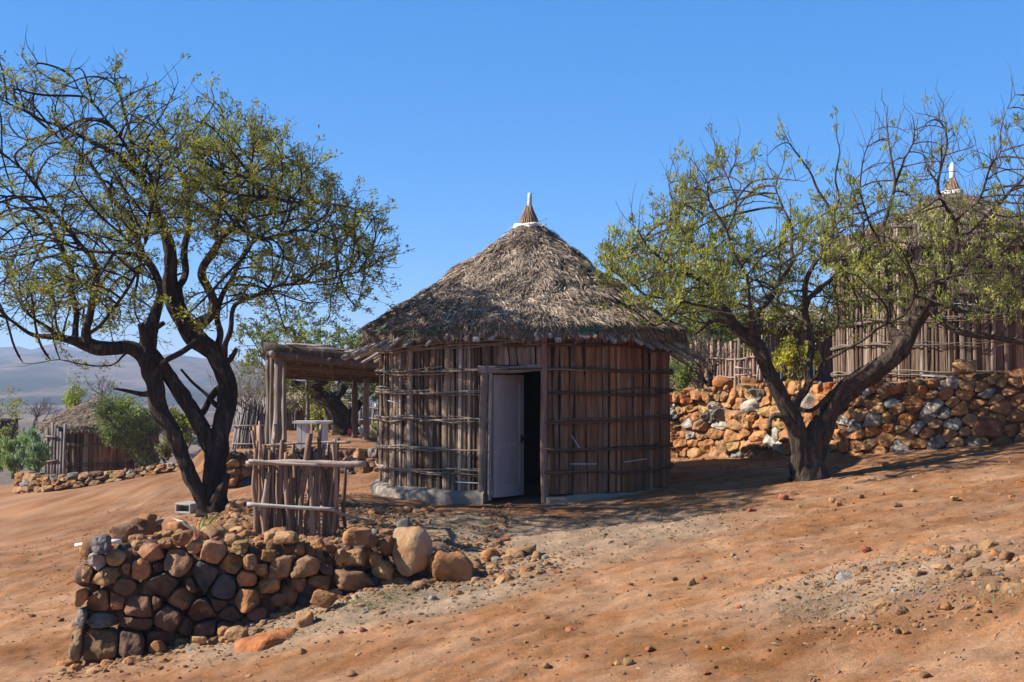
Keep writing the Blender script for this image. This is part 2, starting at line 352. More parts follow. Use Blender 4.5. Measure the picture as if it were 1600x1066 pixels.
# ground material with its own colour fields
M_ground = mat('dry_earth', .95, 40, .34, 1.0, 85, detail=10, dist=.012, mottle=((.30, .18, .10), 2.2, .50, .4))
def grid_mesh(xs, ys, zf, cf, name, m):
    X, Y = np.meshgrid(xs, ys); Z = zf(X.ravel(), Y.ravel())
    nx, ny = len(xs), len(ys); V = np.stack([X.ravel(), Y.ravel(), Z], 1)
    i = (np.arange(ny - 1)[:, None] * nx + np.arange(nx - 1)[None]).ravel()
    Fq = np.stack([i, i + 1, i + nx + 1, i + nx], 1); mb = MB(); mb.add(V, Fq, cf(X.ravel(), Y.ravel()), 0.0)
    return mb.build(name, m, None, True)
def gcol(x, y):
    g = gray_mask(x, y)[:, None]
    n = fbm(x * .5, y * .5, 0, 4, 61)[:, None]; n2 = fbm(x * 2.2, y * 2.2, 0, 6, 71, .62)[:, None]
    o = np.array((.262, .124, .055)) * (1 + .16 * n) + n2 * np.array((.04, .03, .022))
    r = 0; pale = np.array((.29, .175, .098))
    k = sstep(.1, .6, n2 + n * .4); o = o * (1 - .35 * k) + pale * .35 * k
    gr = np.array((.265, .185, .118)) * (1 + .18 * n2)
    c = o * (1 - g) + gr * g
    a = math.radians(24); u = x * math.cos(a) + y * math.sin(a); v = -x * math.sin(a) + y * math.cos(a)
    fine = fbm(x * 7, y * 7, 0, 4, 141, .7)[:, None]; c = c * (1 + .22 * fine)
    st = (vn(u * .3, v * 2.2, 0, 81) * .5 + vn(u * .9, v * 6, 0, 83) * .3)[:, None]
    c = c * (1 + .18 * st)
    far = sstep(40, 110, np.hypot(x, y))[:, None]
    fc = np.array((.14, .10, .07)) * (1 + .5 * fbm(x * .02, y * .03, 0, 4, 91))[:, None]
    fc = np.where((vn(x * .012, y * .03, 0, 95) > .1)[:, None], fc * .6, fc)
    return np.clip(c * (1 - far) + fc * far, .01, 1)
gr = grid_mesh(axis(-6.5, 6.0, .05, -5000, 5000), axis(6, 19, .05, -3000, 5000), height, gcol, 'ground', M_ground)
tag(gr, None, None, None, 'structure')
# hills
M_hill = mat('hill_scrub', .95, .05, .6, 0, detail=10, mottle=((.02, .024, .016), .022, .46, .85))
def hillH(px):
    return np.interp(px, [-2500, -900, -300, 0, 90, 200, 300, 380, 440, 600, 800, 1000, 1200, 1500, 2200, 4000], [30, 60, 55, 66, 72, 62, 50, 42, 34, 30, 30, 40, 60, 50, 40, 30])
def hills():
    az = np.linspace(-2500, 4000, 330); rr = np.linspace(330, 3200, 110)
    A, RR = np.meshgrid(az, rr); x = (A - 800) / F * RR; y = RR
    H = hillH(A) * 1900 / F + 9
    t = np.clip((RR - 360) / (1900 - 360), 0, 1)
    prof = t ** 1.25
    n = fbm(x / 260, y / 260, 0, 5, 5)
    rav = np.abs(fbm(x / 170 + .3 * n, y / 420, 0, 4, 15))
    z = -9 + H * prof * (1 - .33 * rav * sstep(0, .3, t)) + 10 * n * sstep(0, .25, t) * (1 - .75 * sstep(.85, 1, t))
    z = z - sstep(1900, 3200, RR) * 60
    V = np.stack([x.ravel(), y.ravel(), z.ravel()], 1); nx = len(az)
    i = (np.arange(len(rr) - 1)[:, None] * nx + np.arange(nx - 1)[None]).ravel()
    Fq = np.stack([i, i + 1, i + nx + 1, i + nx], 1)
    c1 = np.array((.15, .10, .07)); c2 = np.array((.02, .02, .014))
    s = sstep(-.15, .3, fbm(x / 90, y / 160, 0, 5, 25)).ravel()[:, None]
    mb = MB(); mb.add(V, Fq, c1 * (1 - s) + c2 * s, 0.0); o = mb.build('hills', M_hill, None, True); tag(o, None, None, None, 'structure')
hills()
def haze():
    mb = MB(); box(mb, (0, 2000, -35), 12000, 9800, 250); me = mb.build('haze', None)
    m = bpy.data.materials.new('haze_air'); m.use_nodes = True; N = m.node_tree.nodes; N.remove(N['Principled BSDF'])
    v = N.new('ShaderNodeVolumePrincipled'); v.inputs['Density'].default_value = HAZE; v.inputs['Color'].default_value = (.62, .76, 1, 1); v.inputs['Anisotropy'].default_value = .1
    m.node_tree.links.new(v.outputs[0], N['Material Output'].inputs['Volume']); me.data.materials.append(m)
    tag(me, None, None, None, 'stuff')
HAZE = .00042
# ---------------------------------------------------------------- round hut builder
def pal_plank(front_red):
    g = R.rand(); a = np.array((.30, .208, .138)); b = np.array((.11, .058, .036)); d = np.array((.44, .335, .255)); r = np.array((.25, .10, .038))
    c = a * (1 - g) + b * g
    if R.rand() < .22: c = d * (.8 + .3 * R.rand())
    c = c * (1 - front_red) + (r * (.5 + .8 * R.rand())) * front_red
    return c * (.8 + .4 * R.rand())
def round_hut(name, label, cx, cy, z0, rw, zw, apex, ra, ze, door=None, nbl=100000, rafters=True, finial='rod', tarp=True, hoops=(.39, .67, 1.08, 1.44, 1.73, 2.03), plinth=True, ax=0.0, tone=1.0):
    hut = thing(name, (cx, cy, z0), label, 'hut')
    def P(a, r, z): return np.array([cx + r * math.sin(a), cy - r * math.cos(a), z])
    # door is an angular gap [d0,d1] around front
    d0, d1, dz = door if door else (9, 9, 0)
    wl_ = MB(); a = -math.pi; zt = z0 + zw
    while a < math.pi - .02:
        w = R.choice([.032, .044, .058, .085] if -1.6 < a < -.25 or a > 1.6 else [.06, .085, .11, .14], p=[.25, .35, .28, .12]) * (.85 + .3 * R.rand()); da = w / rw
        am = a + da / 2; a += da * (.97 + .06 * R.rand())
        red = float(sstep(-.15, .35, am)) * .75 if abs(am) < 2 else .1  # right side redder, less weathered wood; its shade and warm bounce coloured in too
        ind = door and d0 < am < d1
        zb = z0 + (dz + .09 if ind else .1 + .02 * R.rand()); off = R.uniform(-.018, .026)
        lean = R.normal() * .012
        p0 = P(am, rw + off, zb); p1 = P(am + lean, rw + off * .5, zt)
        wv = np.array([math.cos(am), math.sin(am), 0]); nv = np.array([math.sin(am), -math.cos(am), 0])
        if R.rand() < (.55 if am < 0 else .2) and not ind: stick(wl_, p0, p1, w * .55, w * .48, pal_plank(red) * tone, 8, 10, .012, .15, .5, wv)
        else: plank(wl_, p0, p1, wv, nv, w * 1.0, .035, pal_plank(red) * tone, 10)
    part(wl_, 'wall', M_wood, hut)
    # dark mud lining
    ml_ = MB(); seg = 96
    angs = np.linspace(-math.pi, math.pi, seg + 1)
    keep = [(angs[i], angs[i + 1]) for i in range(seg) if not (door and angs[i + 1] > d0 and angs[i] < d1)]
    for (u, v) in keep:
        V = [P(u, rw - .03, z0), P(v, rw - .03, z0), P(v, rw - .03, zt), P(u, rw - .03, zt), P(u, rw - .1, z0), P(v, rw - .1, z0), P(v, rw - .1, zt), P(u, rw - .1, zt)]
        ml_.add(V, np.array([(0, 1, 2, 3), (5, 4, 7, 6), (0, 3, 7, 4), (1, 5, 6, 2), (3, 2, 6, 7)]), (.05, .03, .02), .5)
    if door:
        for (u, v) in [(angs[i], angs[i + 1]) for i in range(seg) if angs[i + 1] > d0 and angs[i] < d1]:
            V = [P(u, rw - .03, z0 + dz + .05), P(v, rw - .03, z0 + dz + .05), P(v, rw - .03, zt), P(u, rw - .03, zt), P(u, rw - .1, z0 + dz + .05), P(v, rw - .1, z0 + dz + .05), P(v, rw - .1, zt), P(u, rw - .1, zt)]
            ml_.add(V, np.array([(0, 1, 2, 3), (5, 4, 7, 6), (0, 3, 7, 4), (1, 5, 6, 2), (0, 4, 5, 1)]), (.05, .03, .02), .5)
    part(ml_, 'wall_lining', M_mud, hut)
    # hoops of thin branches
    for zi, hz in enumerate(hoops):
        spans = [(-math.pi, math.pi)]
        if door and hz < dz: spans = [(d1 + .01, math.pi * 1.0), (-math.pi, d0 - .01)]
        for (s0, s1) in spans:
            hb = MB(); nst = 3
            for q in range(nst):
                aa = s0 + R.uniform(0, .05)
                while aa < s1 - .1:
                    ln = R.uniform(.7, 1.3); a2 = min(aa + ln, s1); t = np.linspace(aa, a2, max(8, int((a2 - aa) * 22)))
                    sd = R.rand() * 50; tilt = R.normal() * .03
                    rr = rw + .066 + .018 * (q == 1) + .010 * vn(t * 3 + sd, 0 * t)
                    zz = z0 + hz + (q - 1) * .014 + .032 * vn(t * 2.4 + sd, 4 + 0 * t) + .010 * vn(t * 9 + sd, 4 + 0 * t) + tilt * (t - aa) + .03 * math.sin(zi * 2.1) * vn(t * 1.1 + zi, 9 + 0 * t, 0, 3)
                    Pt = np.stack([cx + rr * np.sin(t), cy - rr * np.cos(t), zz], 1); r0 = R.uniform(.008, .016)
                    V, Fs = tube(Pt, np.linspace(r0, r0 * .6, len(t)) * (1 + .15 * vn(t * 12 + sd, 0 * t)), 6, .15, sd)
                    c = np.array((.30, .235, .18)) * (.6 + .6 * R.rand()); c = c * tone; hb.add(V, Fs, c * (.42, .32, .25) if 0 < t.mean() < 1.8 else c)  # hoops browner on the right, with that side's shade put into their colour
                    if a2 >= s1: break
                    aa = a2 - R.uniform(.1, .3)
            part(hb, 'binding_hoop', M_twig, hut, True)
    # roof thatch: slightly concave cone with a thick shaggy edge
    def prof(t):   # t 0 apex .. 1 eave : radius, height
        r = ra + (R_E - ra) * t; z = apex - (apex - ze) * (t ** .97 + .018 * np.sin(t * math.pi)); return r, z
    R_E = door[3] if door and len(door) > 3 else rw * 1.14
    R_E = rw + .24 + .0
    th = MB(); nt, na = 60, 220
    T_, A_ = np.meshgrid(np.linspace(0, 1, nt), np.linspace(0, 2 * math.pi, na, endpoint=False), indexing='ij')
    rr, zz = prof(T_)
    bumpn = .05 * fbm(np.cos(A_) * rr * 3, np.sin(A_) * rr * 3, zz * 2, 4, 3)
    rr = rr + bumpn * .6; zz = zz + bumpn + .06 * vn(np.cos(A_) * 4, np.sin(A_) * 4, 2.2, 8) * T_ ** 6
    X = cx + ax * (1 - T_) + rr * np.sin(A_); Y = cy - rr * np.cos(A_)
    V = np.stack([X, Y, zz], -1).reshape(-1, 3)
    rows = [V]
    for (dr, dzz) in ((.01, -.09), (-.05, -.17), (-.3, -.02)):       # edge lip and underside
        e = np.stack([cx + (rr[-1] + dr) * np.sin(A_[-1]), cy - (rr[-1] + dr) * np.cos(A_[-1]), zz[-1] + dzz + .02 * vn(A_[-1] * 9, 0 * A_[-1])], -1); rows.append(e)
    e = np.stack([cx + .05 * np.sin(A_[-1]), cy - .05 * np.cos(A_[-1]), 0 * A_[-1] + apex - .12], -1); rows.append(e)
    V = np.concatenate(rows); n = nt + 4
    i = np.arange(n - 1)[:, None] * na; j = np.arange(na)[None]; j2 = (j + 1) % na
    th.add(V, np.stack([i + j, i + na + j, i + na + j2, i + j2], -1).reshape(-1, 4), (.11, .08, .055), .3)
    # straw blades
    n = nbl; t = np.sqrt(R.rand(n)) * 1.0; edge = R.rand(n) < .2; t = np.where(edge, 1 - .04 * R.rand(n), t)
    A = R.rand(n) * 2 * math.pi; r_, z_ = prof(t)
    # skip blades on the far side's underside
    cl = vn(np.cos(A) * r_ * 7, np.sin(A) * r_ * 7, z_ * 7, 77)
    nr = np.stack([np.sin(A), -np.cos(A), 0 * A], 1); tan = np.stack([np.cos(A), np.sin(A), 0 * A], 1)
    sl_ = math.atan2(apex - ze, R_E - ra); down = nr * math.cos(sl_) - np.array([0, 0, 1]) * math.sin(sl_); nor = nr * math.sin(sl_) + np.array([0, 0, 1]) * math.cos(sl_)
    b_ = .05 * fbm(np.cos(A) * r_ * 3, np.sin(A) * r_ * 3, z_ * 2, 4, 3)
    base = np.stack([cx + ax * (1 - t) + r_ * np.sin(A), cy - r_ * np.cos(A), z_], 1) + nor * (b_ + .0)[:, None]
    base[:, 2] -= edge * R.uniform(0, .16, n)
    phi = cl * .95 + R.normal(size=n) * .5; Ln = R.uniform(.06, .19, n) * (1 - .3 * (t < .15)); lift = R.uniform(.0, .18, n) + (R.rand(n) < .02) * .5
    lift = np.where(edge, -R.uniform(.2, .9, n), lift)
    dr = down * np.cos(phi)[:, None] + tan * np.sin(phi)[:, None] + nor * lift[:, None]; dr /= np.linalg.norm(dr, axis=1, keepdims=True)
    sd = np.cross(dr, nor); sd /= np.linalg.norm(sd, axis=1, keepdims=True); sd = sd + nor * R.normal(size=n)[:, None] * .5
    w = R.uniform(.0025, .006, n)[:, None]; base = base - dr * (Ln * .3)[:, None] + nor * R.uniform(-.005, .03, n)[:, None]
    mid = base + dr * (Ln * .55)[:, None] + nor * (.01 * R.rand(n))[:, None]; tip = base + dr * Ln[:, None] + down * (.02 * R.rand(n))[:, None]
    V = np.stack([base - sd * w, base + sd * w, mid + sd * w, mid - sd * w, tip], 1).reshape(-1, 3)
    k = np.arange(n)[:, None] * 5
    g = (R.rand(n)[:, None] * .75 + .4) * (1 + .28 * cl[:, None]); c = np.array((.385, .29, .21)) * g
    c = np.where((R.rand(n) < .12)[:, None], np.array((.12, .085, .06)), c); c = np.where((R.rand(n) < .10)[:, None], np.array((.52, .43, .33)), c)
    brown = sstep(.2, .7, vn(np.cos(A) * r_ * 1.6, np.sin(A) * r_ * 1.6, z_, 99))[:, None] * .45; c = c * (1 - brown) + np.array((.30, .19, .12)) * brown * g
    th.add(V, [k + np.array([[0, 1, 2, 3]]), k + np.array([[3, 2, 4]])], np.repeat(c, 5, 0), .1)
    roof = part(th, 'thatch_roof', M_thatch, hut)
    # rafters / eave sticks
    if rafters:
        n = 98
        for q in range(n):
            A = (q + R.uniform(-.3, .3)) / n * 2 * math.pi
            if q % 1: continue
            sd_ = float(sstep(.3, 1.2, abs(A - 2 * math.pi * (A > math.pi)))); ext = R.uniform(.03, .11) + sd_ * R.uniform(.05, .27)
            r1 = R_E + ext; r0 = .4 if q % 3 == 0 else R_E - .7
            zoff = -.10; s = (apex - ze) / (R_E - ra) * .82
            z1 = ze + zoff - s * ext * 1.15 - .07 * R.rand() - .05 * sd_; z0_ = z1 + s * (r1 - r0) * .9
            mb = MB(); rad = R.uniform(.016, .032)
            da = R.normal() * .03
            c = np.array((.38, .33, .29)) * (.55 + .7 * R.rand())
            if R.rand() < .25: plank(mb, P(A, r0, z0_), P(A + da, r1, z1), np.array([math.cos(A), math.sin(A), 0]), np.array([0, 0, -1.]), .09, .03, c, 5)
            else: stick(mb, P(A, r0, z0_), P(A + da, r1, z1), rad, rad * .9, c, 7, 6, .015, .15)
            part(mb, 'eave_stick', M_wood, hut)
        # brushwood under the eave
        bb = MB()
        for q in range(420):
            A = R.rand() * 2 * math.pi; r1 = R_E + R.uniform(-.25, .14); r0 = r1 - R.uniform(.25, .5); s = .62
            z1 = ze - .14 - (r1 - R_E) * s + R.uniform(-.05, .06)
            stick(bb, P(A, r0, z1 + s * (r1 - r0)), P(A + R.normal() * .12, r1, z1), .010, .006, np.array((.16, .12, .10)) * (.6 + R.rand()), 4, 4, .05, 0)
        part(bb, 'eave_brushwood', M_twig, hut)
    if tarp:
        tb = MB(); t = np.linspace(-1.15, 1.0, 70); rr = R_E + .018 + .035 * vn(t * 5, 0 * t)
        top = ze - .035 + .022 * vn(t * 4, 0 * t); bot = top - .03 - .035 * vn(t * 5, 2 + 0 * t)
        V = []
        for r2, zz in ((rr, top), (rr + .012, (top + bot) / 2), (rr - .006, bot), (rr - .012, bot), (rr - .01, top)):
            V.append(np.stack([cx + r2 * np.sin(t), cy - r2 * np.cos(t), zz], 1))
        V = np.concatenate(V); n = 70; i = (np.arange(5)[:, None]); j = np.arange(n - 1)[None]
        Fq = np.stack([(i % 5) * n + j, (i % 5) * n + j + 1, ((i + 1) % 5) * n + j + 1, ((i + 1) % 5) * n + j], -1).reshape(-1, 4)
        tb.add(V, Fq, (.012, .12, .075)); part(tb, 'tarpaulin_strip', M_plast, hut, True, 'dark green tarpaulin strip showing under the thatch edge')
    # finial
    fx = cx + ax
    if finial:
        fp = thing_part = MB(); n = 26; h = .33
        for q in range(n):
            A = q / n * 2 * math.pi; r0 = ra * .80
            p0 = np.array([fx + r0 * math.sin(A), cy - r0 * math.cos(A), apex - .02]); p1 = np.array([fx + .035 * math.sin(A), cy - .035 * math.cos(A), apex + h + R.uniform(-.03, .03)])
            stick(fp, p0, p1, .02, .009, np.array((.33, .21, .13)) * (.5 + .8 * R.rand()), 6, 5, .02, .1)
        fin = part(fp, 'finial_cone', M_twig, hut, True)
        bnd = MB(); t = np.linspace(0, 2 * math.pi, 40); rr = ra * .93
        for rad, zz, thk in ((rr, apex + .0, .035), (rr * .94, apex + .035, .03)):
            V, Fs = tube(np.stack([fx + rad * np.sin(t), cy - rad * np.cos(t), zz + .01 * np.sin(3 * t)], 1), thk, 8, .2, 2, False); bnd.add(V, Fs, (.72, .69, .66))
        part(bnd, 'finial_band', M_conc, hut, True, 'whitish plastered band round the foot of the finial')
        if finial == 'rod':
            rd = MB(); V, Fs = tube([(fx + .01, cy, apex + h - .06), (fx + .012, cy, apex + h + .06), (fx + .014, cy, apex + h + .12), (fx + .015, cy, apex + h + .2)], [.036, .034, .032, .03], 12); rd.add(V, Fs, (.5, .5, .52)); part(rd, 'finial_cap', M_metal, hut, True)
            tw = MB(); z = apex + .05
            stick(tw, (fx + .05, cy - .2, z), (fx + .27, cy - .22, z + .08), .006, .004, (.3, .28, .1), 5, 4); part(tw, 'stray_twig', M_twig, hut); tw = MB(); stick(tw, (fx + .16, cy - .15, z - .03), (fx + .25, cy - .2, z), .008, .012, (.5, .5, .5), 5, 4)
            part(tw, 'stray_twig', M_twig, hut)
        else:
            rd = MB(); V, Fs = tube([(fx, cy, apex + h - .08), (fx, cy, apex + h - .02), (fx, cy, apex + h + .0), (fx, cy, apex + h + .17), (fx + .005, cy, apex + h + .23), (fx + .005, cy, apex + h + .27)], [.03, .045, .055, .058, .035, .02], 14); rd.add(V, Fs, (.85, .85, .84)); part(rd, 'finial_bottle', M_plast, hut, True, 'white bottle capping the finial')
    return hut, P
HC = at(819, 765, 19); hx, hy, hz0 = HC[0], 19.0, 0.0
a_l = math.asin((-.285 - hx) / 2.1) ; a_r = math.asin((.375 - hx) / 2.1)
hut, HP = round_hut('round_hut', 'nearest round hut in the middle of the yard, open door and grey thatch cone', hx, hy, hz0, 2.08, 2.32, 3.82, .22, 2.30, (a_l, a_r, 1.70), ax=.07)
# plinth
def plinth(s0, s1, h, out):
    mb = MB(); t = np.linspace(s0, s1, int((s1 - s0) * 40)); n = len(t)
    prof = [(-.05, 0), (-.05, h * .95), (.05 * out, h * 1.0), (.7 * out, h * .93), (out, h * .7), (out * 1.05, h * .3), (out * 1.1, -.15)]
    V = []
    for k, (dr, z) in enumerate(prof):
        r = 2.08 + dr + .02 * vn(t * 7 + k, 0 * t + k * .7) * (k > 1); zz = hz0 + z + .022 * vn(t * 5, 0 * t + k * .5) * (0 < k < 6)
        V.append(np.stack([hx + r * np.sin(t), hy - r * np.cos(t), zz], 1))
    V = np.concatenate(V); K = len(prof); i = np.arange(K - 1)[:, None]; j = np.arange(n - 1)[None]
    Fq = [np.stack([i * n + j, i * n + j + 1, (i + 1) * n + j + 1, (i + 1) * n + j], -1).reshape(-1, 4)]
    for e in (0, n - 1): Fq.append(np.array([[k * n + e for k in range(K)]]))
    mb.add(V, Fq, (.27, .22, .17)); part(mb, 'plinth', M_conc, hut, True)
plinth(-2.6, a_l - .03, .16, .13); plinth(a_r + .03, 3.5, .10, .09)
# door set
def quadplank(nm, c0, c1, w, th, col, m=M_wood, par=None):
    mb = MB(); c0 = np.array(c0); c1 = np.array(c1); ax_ = nrm(c1 - c0); nv = np.array([0, -1., 0]); wv = np.cross(ax_, nv)
    plank(mb, c0, c1, wv, nv, w, th, col, 8, .03); return part(mb, nm, m, par or hut)
yl = hy - 2.08 * math.cos(a_l); yr = hy - 2.08 * math.cos(a_r); 
xl = -.285; xr = .385
fr = MB(); plank(fr, (xl - .0, yl - .03, .03), (xl + .01, yl - .03, 1.70), np.array([1., 0, 0]), np.array([0, -1., 0]), .055, .07, (.30, .25, .21), 6, .02)
frame = part(fr, 'door_frame', M_wood, hut)
quadplank('door_post', (xl - .10, yl - .045, .03), (xl - .08, yl - .045, 1.72), .10, .05, (.20, .14, .105))
quadplank('door_post', (xr + .045, yr - .045, -.0), (xr + .03, yr - .045, 2.2), .09, .06, (.25, .15, .11))
quadplank('lintel', (xl - .16, yl - .06, 1.735), (xr + .02, yl - .06, 1.74), .10, .06, (.26, .21, .18))
# leaf, hinged left and swung inwards
ang = math.radians(52); W = .64; H0, H1 = .06, 1.66
dv = np.array([math.cos(ang), math.sin(ang), 0]); nv = np.array([math.sin(ang), -math.cos(ang), 0]); hg = np.array([xl + .035, yl + .0, 0])
M_door = mat('door_paint', .6, 4, .12, .2, 50, (3, 3, .6), mottle=((.30, .24, .22), 3.0, .60, .45))
def dbox(mb, u0, u1, z0, z1, t0, t1, col):
    V = [hg + dv * u + nv * t + np.array([0, 0, z]) for u in (u0, u1) for t in (t0, t1) for z in (z0, z1)]
    mb.add(V, np.array([(0, 1, 3, 2), (4, 6, 7, 5), (0, 4, 5, 1), (2, 3, 7, 6), (0, 2, 6, 4), (1, 5, 7, 3)]), col, .3)
dc = (.42, .345, .32)
lf = MB(); dbox(lf, 0, .115, H0, H1, -.02, .02, dc); dbox(lf, W - .095, W, H0, H1, -.02, .02, dc); dbox(lf, .115, W - .095, H1 - .13, H1, -.02, .019, dc); dbox(lf, .115, W - .095, H0, H0 + .17, -.02, .019, dc)
dbox(lf, .115, W - .095, .70, .78, -.02, .019, dc); dbox(lf, .115, W - .095, .18, H1 - .1, -.012, .008, (.38, .31, .29))
door = part(lf, 'door', M_door, hut, False, 'weathered pale mauve door leaf standing ajar')
hd = MB(); dbox(hd, W - .075, W + .03, .78, .83, .02, .045, (.02, .02, .02)); dbox(hd, W - .07, W - .045, .74, .87, .02, .03, (.03, .03, .03)); part(hd, 'handle', M_metal, door)
# loose wire ties round the wall
for (px0, px1, py0, py1) in ((637, 663, 765, 767), (712, 748, 753, 755), (607, 626, 626, 631), (893, 905, 681, 700), (892, 932, 725, 725), (975, 1010, 722, 717)):
    w_ = MB(); pts = []
    for k in range(5):
        px = px0 + (px1 - px0) * k / 4; x = (px - 800) / F * 17.2; s = max(-1, min(1, (x - hx) / 2.16)); y = hy - 2.16 * math.sqrt(1 - s * s); x = (px - 800) / F * y
        pts.append((x, y - .02, at(px, py0 + (py1 - py0) * k / 4, y)[2]))
    V, Fs = tube(pts, .005, 5); w_.add(V, Fs, (.55, .58, .62)); part(w_, 'wire_tie', M_metal, hut)
# ---------------------------------------------------------------- tight dry-stone masonry: cells clipped against each other
def clip_poly(P, q, d):
    """keep the side of polygon P where (p-q).d <= 0"""
    out = []; n = len(P); s = (P - q) @ d
    for i in range(n):
        j = (i + 1) % n
        if s[i] <= 0: out.append(P[i])
        if (s[i] < 0) != (s[j] < 0): t = s[i] / (s[i] - s[j]); out.append(P[i] + (P[j] - P[i]) * t)
    return np.array(out)
def cell_stones(seeds, gap=.006, over=1.22, wts=.5):
    """seeds: (u, v, w, h, rot) in metres on the wall face -> one outline per stone"""
    U = np.array([[s[0], s[1]] for s in seeds]); res = []
    for i, s in enumerate(seeds):
        w, h, rt = s[2] / 2 * over, s[3] / 2 * over, s[4]
        a = np.linspace(0, 2 * math.pi, 11)[:-1] + R.rand() * .6; e = .62
        P = np.stack([w * np.sign(np.cos(a)) * np.abs(np.cos(a)) ** e, h * np.sign(np.sin(a)) * np.abs(np.sin(a)) ** e], 1) * (1 + .07 * R.normal(size=(10, 1)))
        c, sn = math.cos(rt), math.sin(rt); P = P @ np.array([[c, sn], [-sn, c]]) + U[i]
        for j in np.argsort(((U - U[i]) ** 2).sum(1))[1:14]:
            d = U[j] - U[i]; L = np.linalg.norm(d)
            if L < 1e-4: continue
            d = d / L; ri = 1 / math.hypot(d[0] / s[2], d[1] / s[3]); t = seeds[j]; rj = 1 / math.hypot(d[0] / t[2], d[1] / t[3])
            d2 = nrm(d + R.normal(size=2) * .04); P = clip_poly(P, U[i] + d * (L * ri / (ri + rj) - gap), d2)
            if len(P) < 3: break
        res.append(P if len(P) >= 3 else None)
    return res
def cell_mesh(mb, P, frame, depth, bulge, col, seed, K=30, cut=.10):
    """P outline (u,v); frame(u,v,n)->world (n = outwards)"""
    c = P.mean(0); 
    for _ in range(1):                                   # knock the corners off a little
        Q = np.empty((2 * len(P), 2)); Nx = np.roll(P, -1, 0); Q[0::2] = P * (1 - cut) + Nx * cut; Q[1::2] = P * cut + Nx * (1 - cut); P = Q
    d = np.concatenate([[0], np.cumsum(np.linalg.norm(np.roll(P, -1, 0) - P, axis=1))]); PP = np.concatenate([P, P[:1]])
    t = np.linspace(0, d[-1], K, endpoint=False); B = np.stack([np.interp(t, d, PP[:, 0]), np.interp(t, d, PP[:, 1])], 1)
    rs = np.random.RandomState(seed); size = math.sqrt(max(np.ptp(B[:, 0]) * np.ptp(B[:, 1]), 1e-4))
    rings = [(.90, -depth), (.985, -.10), (1.0, -.045), (.985, -.012), (.94, .0), (.84, .0), (.66, 0), (.44, 0), (.2, 0)]
    tl = rs.normal(size=(3, 2)) * .42; off = rs.uniform(.6, 1.25, 3) * bulge
    V = []
    for k, (sc, n) in enumerate(rings):
        q = c + (B - c) * sc; nn = np.full(K, n * (size / .25 if k else 1.0))
        if k >= 3:
            pl = np.min([off[m] + (q - c) @ tl[m] for m in range(3)], axis=0)
            nn = nn * 0 + pl * min(1, (k - 2) / 2.2) + n
            nn += .035 * size / .25 * vn(q[:, 0] * 7 + seed, q[:, 1] * 7, 0, 3) + .017 * fbm(q[:, 0] * 20 + seed, q[:, 1] * 20, 0, 3, 5)
        else: q = q + .006 * np.stack([vn(q[:, 0] * 30, q[:, 1] * 30, seed), vn(q[:, 0] * 30 + 7, q[:, 1] * 30, seed)], 1)
        V.append(np.array([frame(a[0], a[1], b) for a, b in zip(q, nn)]))
    pl = min(off); V.append(np.array([frame(c[0], c[1], pl)])); V.append(np.array([frame(c[0], c[1], -depth)]))
    V = np.concatenate(V); m = len(rings); i = np.arange(m - 1)[:, None] * K; j = np.arange(K)[None]; j2 = (j + 1) % K
    Fq = np.stack([i + j, i + j2, i + K + j2, i + K + j], -1).reshape(-1, 4); j = np.arange(K); j2 = (j + 1) % K
    mb.add(V, [Fq, np.stack([(m - 1) * K + j, (m - 1) * K + j2, np.full(K, m * K)], 1), np.stack([j2, j, np.full(K, m * K + 1)], 1)], col)
